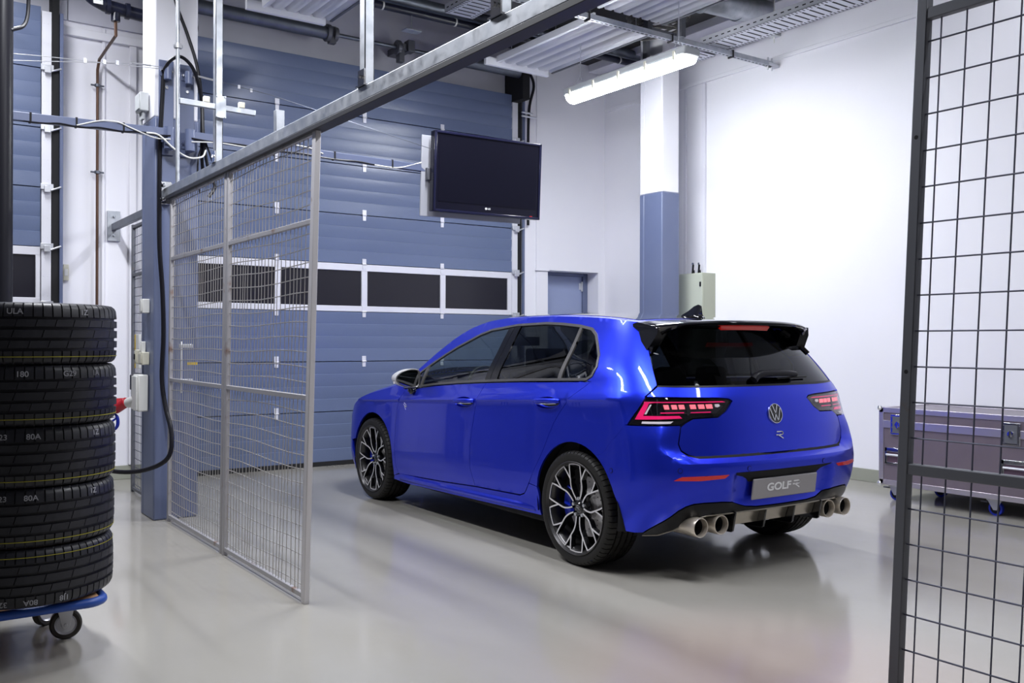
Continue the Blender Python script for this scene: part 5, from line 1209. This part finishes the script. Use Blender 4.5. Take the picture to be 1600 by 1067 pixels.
# ---- spoiler, brake light, wiper, antenna
def spoiler():
    b = MB(); n = 48; vs = []; rows = []
    for i in range(n+1):
        t = -1+2*i/n; a = abs(t); w = .625*t
        sT = .225+.155*a**3.2; zT = 1.374-.034*a**2.8
        zTop = float(top(.56, min(a*.93, 1))[2]) - .002
        s1 = .57; z1 = zTop if a < .95 else zTop-.004
        fin = max(0, (a-.80)/.20)**1.6
        s2, z2 = sT, zT
        und = .020+.06*fin
        pts = [(s1, z1-.006), (s1-.04, z1+.003), ((s1+s2)/2+.03, (z1+z2)/2+.010), (s2+.045, z2+.006), (s2+.008, z2+.001), (s2, z2-.008), (s2+.012, z2-.020-.03*fin), (s2+.05, z2-.024-.075*fin), (s2+.13-.03*fin, 1.338-.085*fin), (s1-.05, 1.345-.10*fin), (s1, z1-.03-.06*fin)]
        ww = [w]*len(pts)
        vs += [(p[0], (w if q in (0, 1, 2, 3, 4, 5) else w*(1-.02*fin)), p[1]) for q, p in enumerate(pts)]; m = len(pts)
    fs = []
    for i in range(n):
        for j in range(m): a = i*m+j; b_ = i*m+(j+1) % m; fs.append((a, b_, b_+m, a+m))
    fs.append(tuple(range(m))); fs.append(tuple(n*m+j for j in range(m))[::-1])
    b.add(vs, fs); sp_ = b.build('roof_spoiler', M_GB, TG_O, smooth=45)
    # blade down the side of the window
    for mir in (False, True):
        patch([(.6025, 1.305), (.596, 1.25), (.586, 1.19), (.577, 1.185), (.566, 1.205), (.535, 1.262), (.50, 1.295), (.45, 1.322), (.50, 1.345), (.58, 1.345)], off=.016, gap=0, rim=.018, g=.02, mirror=mir).build('spoiler_blade', M_SATB, sp_, smooth=50)
    for k in (1, -1):      # side fins from the spoiler tips down to the glass
        out_ = [(.57, 1.352, .60), (.45, 1.352, .612), (.372, 1.342, .620), (.374, 1.300, .626), (.415, 1.235, .642), (.440, 1.185, .662), (.50, 1.17, .675), (.56, 1.25, .64)]
        b = MB(); n_ = len(out_); b.add([(s, k*w_, z) for s, z, w_ in out_]+[(s+.004, k*(w_-.075), z) for s, z, w_ in out_], [tuple(range(n_)), tuple(range(n_, 2*n_))[::-1]]+[(i, (i+1) % n_, n_+(i+1) % n_, n_+i) for i in range(n_)])
        b.build('side_fin', M_SATB, sp_, bevel=.004)
    b = MB(); m = 14; vs = []
    for i in range(m+1):
        w = -.20+.40*i/m; s = .302+.2*w*w; vs += [(s, w, 1.347-.06*w*w), (s+.012, w*.96, 1.325-.06*w*w), (s+.03, w*.96, 1.335)]
    fs = [(3*i+j, 3*i+(j+1) % 3, 3*i+3+(j+1) % 3, 3*i+3+j) for i in range(m) for j in range(3)]
    b.add(vs, fs); b.build('high_brake_light', M_LREDD, sp_)
    # wiper
    o = on_skin(0.0, 1.075, 0)
    b = MB(); pts = [P(u, z)+N(u, z)*h for u, z, h in ((.038, 1.042, .010), (.020, 1.058, .026), (-.01, 1.063, .032), (-.09, 1.061, .030), (-.14, 1.057, .026))]
    b.tube(pts, lambda f: .024-.009*f, 12, smooth=4); w = b.build('rear_wiper', M_BLACK, TG_O)
    b = MB(); pts = [P(u, z)+N(u, z)*.010 for u, z in ((-.04, 1.046), (-.14, 1.050), (-.225, 1.050))]; b.tube(pts, .005, 8, smooth=3); b.build('wiper_blade', M_BLACK, w)
    # shark fin antenna
    s0 = .70; z0 = float(_ZC(s0))-.002; b = MB()
    prof = [(s0+.145, .000), (s0+.105, .022), (s0+.055, .044), (s0+.014, .070), (s0-.014, .079), (s0-.032, .072), (s0-.034, .045), (s0-.028, .022), (s0-.040, .0)]
    vs = []; m = len(prof)
    th = [.006, .016, .012, .007, .004, .005, .010, .018, .026]
    for (s, h), t in zip(prof, th): vs += [(s, -t, z0+h), (s, t, z0+h)]
    fs = [(2*i, 2*i+1, 2*i+3, 2*i+2) for i in range(m-1)]+[tuple(2*i for i in range(m))[::-1], tuple(2*i+1 for i in range(m)), (0, 2*m-2, 2*m-1, 1)]
    b.add(vs, fs); fn_ = b.build('roof_antenna', M_GB, car, bevel=.006, seg=3)
    b = MB(); b.lathe([(0, .016), (.030, .018), (.042, .008), (.045, -.008)], 24, Matrix.Translation((s0+.04, 0, z0)) @ Matrix.Diagonal((2.4, 1, 1, 1))); b.build('antenna_foot', M_GB, fn_)
spoiler()

# ---- door mirrors, handles
def ellip(b, c, r, n=20, m=12, M=None, cut=None):
    vs = []; fs = []
    for i in range(m+1):
        a = PI*i/m
        for j in range(n):
            t = 2*PI*j/n; v = Vector((c[0]+r[0]*math.cos(a), c[1]+r[1]*math.sin(a)*math.cos(t), c[2]+r[2]*math.sin(a)*math.sin(t)))
            if cut is not None: v.x = max(v.x, cut)
            vs.append(v)
    for i in range(m):
        for j in range(n): fs.append((i*n+j, i*n+(j+1) % n, (i+1)*n+(j+1) % n, (i+1)*n+j))
    b.add(vs, fs)
def door_mirror(k, door):
    out = [(1.035, .985), (1.025, 1.01), (.99, 1.035), (.945, 1.050), (.895, 1.055), (.850, 1.050), (.838, 1.03), (.835, .985), (.84, .935), (.86, .918), (.91, .916), (.965, .926), (1.005, .942), (1.03, .965)]
    c = Vector((.93, .985)); n = len(out); b = MB(); vs = []; st = [(2.675, 1.0), (2.70, 1.02), (2.74, .99), (2.78, .85), (2.815, .55), (2.825, .15)]
    sm = [Vector((p[0], p[1], 0)) for p in out]; sm = spline(sm, 3, True); n = len(sm)
    for s, f in st:
        for p in sm: q = c+(Vector((p.x, p.y))-c)*f; vs.append((s, k*q.x, q.y))
    fs = [(i*n+j, i*n+(j+1) % n, (i+1)*n+(j+1) % n, (i+1)*n+j) for i in range(len(st)-1) for j in range(n)]+[tuple((len(st)-1)*n+j for j in range(n))]
    if k < 0: fs = [f[::-1] for f in fs]
    b.add(vs, fs); h = b.build('door_mirror', M_MIRC, door, smooth=50)
    b = MB(); vs = []
    for s, f in ((2.676, 1.0), (2.672, .93), (2.682, .86)):
        for p in sm: q = c+(Vector((p.x, p.y))-c)*f; vs.append((s, k*q.x, q.y))
    fs = [(i*n+j, i*n+(j+1) % n, (i+1)*n+(j+1) % n, (i+1)*n+j)[::-1] for i in range(2) for j in range(n)]
    if k < 0: fs = [f[::-1] for f in fs]
    b.add(vs, fs); b.build('mirror_bezel', M_TRIM, h)
    b = MB(); b.add([(2.682, k*(c+(Vector((p.x, p.y))-c)*.87).x, (c+(Vector((p.x, p.y))-c)*.87).y) for p in sm], [tuple(range(n))[::-1] if k > 0 else tuple(range(n))]); b.build('mirror_glass', mat('mirror_glass', (.75, .77, .80), .01, metal=1), h)
    b = MB(); b.bar((2.72, k*.885, .945), (2.70, k*.865, .875), .07, .05, up=(1, 0, 0)); b.bar((2.72, k*.90, .90), (2.72, k*.84, .885), .08, .035); b.build('mirror_foot', M_GB, h, bevel=.012, seg=3)
    b = MB(); b.add([(2.70, k*1.036, .975), (2.70, k*1.028, .950), (2.74, k*1.020, .945), (2.745, k*1.028, .972)], [(0, 1, 2, 3)]); b.build('mirror_indicator', M_LWHITE, h)
door_mirror(1, front_doors[0]); door_mirror(-1, front_doors[1])
def handles(k, fd, rd):
    for (s, z, door) in ((1.955, .855, fd), (1.02, .905, rd)):
        u = u_of(s, z); p = P(u, z); n_ = N(u, z)
        b = MB(); Q = frame_matrix((p[0], p[1]*k, p[2]), (1, 0, .0535*-1), (0, -n_[2]*k, 1)) 
        n = Vector((0, k, 0))
        vs = []; fs = []   # shallow dish
        dc = DISH[0] if door is fd else DISH[1]; pd = P(u_of(*dc), dc[1])
        b.lathe([(0.0, -.030), (.45, -.028), (.72, -.020), (.90, -.008), (.97, -.001), (1.0, .0015), (1.03, .0005), (1.03, -.004)], 40, Matrix.Translation((dc[0], (pd[1]+.001)*k, dc[1])) @ Matrix.Rotation(-.0535*-1, 4, 'Y') @ Matrix.Rotation(R(-90*k), 4, 'X') @ Matrix.Diagonal((.122, .036, 1, 1)))
        h = b.build('handle_dish', M_PAINT, door, smooth=60)
        b = MB(); pts = [Vector((s+d, (p[1]+e)*k, z+g-(d*.0535))) for d, e, g in ((-.112, .002, .006), (-.09, .026, .008), (0, .034, .010), (.09, .026, .008), (.112, .002, .006))]
        b.tube(pts, .0135, 12, smooth=5); o = b.build('door_handle', M_PAINT, door)
        b = MB(); pts = [Vector((s+d, (p[1]+e)*k, z+g-(d*.0535)-.010)) for d, e, g in ((-.10, .012, .002), (0, .036, .0), (.10, .012, .002))]; b.tube(pts, .004, 6, smooth=6); b.build('handle_strip', M_CHROME, o)
handles(1, front_doors[0], rear_doors[0]); handles(-1, front_doors[1], rear_doors[1])

# ---- exhaust tips and diffuser
def exhaust():
    for (w) in (.590, .440, -.440, -.585):
        z = .297; s = .075; Q = Matrix.Translation((s, w, z)) @ Matrix.Rotation(R(90), 4, 'Y')
        b = MB(); b.lathe([(.052, .26), (.050, .14), (.0515, .03), (.052, .004), (.050, 0), (.047, .001), (.0445, .014), (.043, .028), (.043, .034)], 40, Q)
        o = b.build('exhaust_tip', M_PIPE, bumper, smooth=40)
        MB().lathe([(0, .14), (.043, .13), (.043, .034)], 32, Q).build('pipe_inside', M_BLACKM, o)
    b = MB()
    # undertray slope
    vs = [(.085, -.50, .358), (.085, .50, .358), (.16, .42, .31), (.30, .36, .262), (.30, -.36, .262), (.16, -.42, .31)]
    b.add(vs, [(0, 1, 2, 5), (5, 2, 3, 4)]); b.box(.295, .50, -.36, .36, .25, .27); b.build('diffuser_tray', mat('diffuser_gloss', (.02, .02, .021), .10, coat=1), bumper)
    mp_ = mat('floor_reflection_beige', (.55, .50, .43), .25, metal=.9)  # beige panels stand in for the floor reflected in the diffuser
    for w0, w1 in ((.125, .345), (-.108, .108), (-.335, -.125)):
        q = MB(); q.add([(.092, w0, .352), (.092, w1, .352), (.118, w1-.03, .278), (.118, w0, .278), (.096, w0, .353), (.096, w1, .353), (.122, w1-.03, .279), (.122, w0, .279)], [(0, 1, 2, 3), (7, 6, 5, 4), (0, 4, 5, 1), (1, 5, 6, 2), (2, 6, 7, 3), (3, 7, 4, 0)]); q.build('reflection_panel', mp_, bumper)
    for w in (.355, .118, -.118, -.345):
        b = MB(); b.prism([(.052, .358), (.072, .256), (.084, .248), (.30, .240), (.32, .30), (.11, .36)], -.006, .006, Matrix.Translation((0, w, 0)) @ Matrix(((1, 0, 0, 0), (0, 0, 1, 0), (0, 1, 0, 0), (0, 0, 0, 1)))); b.build('diffuser_fin', M_GB, bumper, bevel=.003)
    # bright lip under the black panel
    b = MB(); pts = []
    for u in np.linspace(-.70, .70, 80):
        a = abs(u); z = float(np.interp(a, [0, .1759, .35, .41, .4491, .5027, .5914, .697], [.357, .357, .351, .334, .305, .272, .245, .241])); q = P(u, z); pts.append(q+N(u, z)*.004)
    b.tube(pts, .0042, 8); b.build('panel_lip', mat('satin_lip', (.34, .31, .26), .3, metal=.7), bumper)
exhaust()

# ---- wheels
def wheel():
    """left wheel, axle along y, outside at +y, centre at the origin"""
    t = bpy.data.objects.new('wheel', None); COL.objects.link(t)
    Q = Matrix.Rotation(R(-90), 4, 'X')    # lathe z -> +y
    o = bpy.data.objects.new('tyre', TYRE_ME.copy()); o.data.materials.clear(); o.data.materials.append(M_CTYRE); COL.objects.link(o); o.parent = t; o.matrix_local = Q
    b = MB(); b.lathe([(.243, -.11), (.225, -.10), (.222, .05), (.232, .085), (.240, .096), (.252, .104), (.2620, .1100), (.2630, .1150), (.2590, .1175), (.2535, .110), (.246, .098)], 72, Q); b.build('rim_barrel', M_BARREL, t)
    Ro = .258; yo = .106
    def pt(r, ang, dy=0): 
        f = r/Ro; y = yo-.004-.026*(1-f)**1.2; a = R(ang); return Vector((-r*math.sin(a), y+dy, r*math.cos(a)))
    bk = MB(); sv = MB()
    def line(pts, w, wb=None):
        P_ = spline([pt(r, a) for r, a in pts], 4)
        # black body below, silver face above
        n = len(P_); vs = []; vb = []
        for i, p in enumerate(P_):
            tdir = (P_[min(i+1, n-1)]-P_[max(i-1, 0)]); tdir.y = 0; tdir.normalize(); s = Vector((-tdir.z, 0, tdir.x))
            vs += [p+s*w/2, p-s*w/2]; ww = (wb or w*1.9); vb += [p+s*w*.62+Vector((0, -.0012, 0)), p-s*w*.62+Vector((0, -.0012, 0)), p-s*ww*.55+Vector((0, -.030, 0)), p+s*ww*.55+Vector((0, -.030, 0))]
        sv.add([v+Vector((0, h, 0)) for v in vs for h in (.0012, -.002)], [(4*i, 4*i+4, 4*i+6, 4*i+2) for i in range(n-1)]+[(4*i, 4*i+1, 4*i+5, 4*i+4) for i in range(n-1)]+[(4*i+2, 4*i+6, 4*i+7, 4*i+3) for i in range(n-1)])
        bk.add(vb, [(4*i+j, 4*i+(j+1) % 4, 4*i+4+(j+1) % 4, 4*i+4+j) for i in range(n-1) for j in range(4)]+[(0, 1, 2, 3), (4*n-1, 4*n-2, 4*n-3, 4*n-4)])
    for j in range(5):
        c = 34+72*j
        for s in (-1, 1):
            stem = c+s*18.5
            line([(.052, c+s*17), (.088, c+s*11.5), (.126, c+s*13.0), (.166, stem)], .0080, .018)
            for f in (-1, 1):
                line([(.166, stem), (.216, stem+f*4.2), (.2475, stem+f*6.6)], .0078, .012)
        # rim arcs between neighbouring forks
        for cc in (c, c+36):
            a0, a1 = (cc-18.5+6.6, cc+18.5-6.6) if cc == c else (c+18.5+6.6, c+72-18.5-6.6)
            line([(.2455, a0+(a1-a0)*q/6) for q in range(7)], .0070, .008)
        # black bolt and spoke root
        a = R(c); p = Vector((-.050*math.sin(a+.63), .070, .050*math.cos(a+.63)))
        nb = MB(); nb.cyl(p, p+Vector((0, .012, 0)), .010, 6); nb.build('wheel_bolt', M_STEEL, t)
    bk.lathe([(0, .066), (.030, .074), (.048, .070), (.062, .066), (.064, .04), (.0, .04)], 40, Q)
    bk.build('spokes', M_RIMB, t, smooth=40); sv.build('spoke_edges', M_SILVER, t, smooth=0)
    b = MB(); b.lathe([(0, .082), (.024, .081), (.030, .076), (.031, .068)], 36, Q); cap = b.build('centre_cap', M_GB, t)
    b = MB(); r_logo(b, Matrix.Translation((0, .0825, 0)) @ frame_matrix((0, 0, 0), (-1, 0, 0), (0, 0, 1)), .034, .0016, .001); b.build('cap_badge', M_CHROME, cap, smooth=0)
    b = MB(); b.lathe([(.085, .012), (.168, .012), (.170, .010), (.170, -.014), (.168, -.016), (.085, -.016)], 64, Q, closed=True); b.lathe([(0, .03), (.080, .03), (.085, .012)], 40, Q); d = b.build('brake_disc', M_DISC, t)
    b = MB(); hs = []
    for i in range(30):
        a = 2*PI*i/30; rr = .11+.016*(i % 3); b.cyl((rr*math.cos(a), .0121, rr*math.sin(a)), (rr*math.cos(a), .0128, rr*math.sin(a)), .0035, 8)
    b.build('disc_holes', M_BLACKM, d)
    b = MB(); poly = [(.125*math.cos(R(a)), .125*math.sin(R(a))) for a in range(-28, 42, 7)]+[(.188*math.cos(R(a)), .188*math.sin(R(a))) for a in range(35, -35, -7)]
    b.prism([(x, z) for x, z in poly], -.03, .040, Matrix(((1, 0, 0, 0), (0, 0, 1, 0), (0, 1, 0, 0), (0, 0, 0, 1)))); b.build('brake_caliper', mat('caliper_blue', (.01, .035, .70), .3, coat=.5), t, bevel=.006)
    b = MB(); b.cyl((0, -.10, 0), (0, .03, 0), .05, 20); b.build('axle_hub', M_BLACKM, t)
    return t
w0 = wheel()
for i, (s, w, k) in enumerate(((.776, .7645, 1), (3.404, .7700, 1), (.776, -.7645, -1), (3.404, -.7700, -1))):
    o = w0 if i == 0 else copy_tree(w0)
    o.parent = car; o.location = (s, w, .3225); o.rotation_euler = (0, 0, 0 if k > 0 else PI)
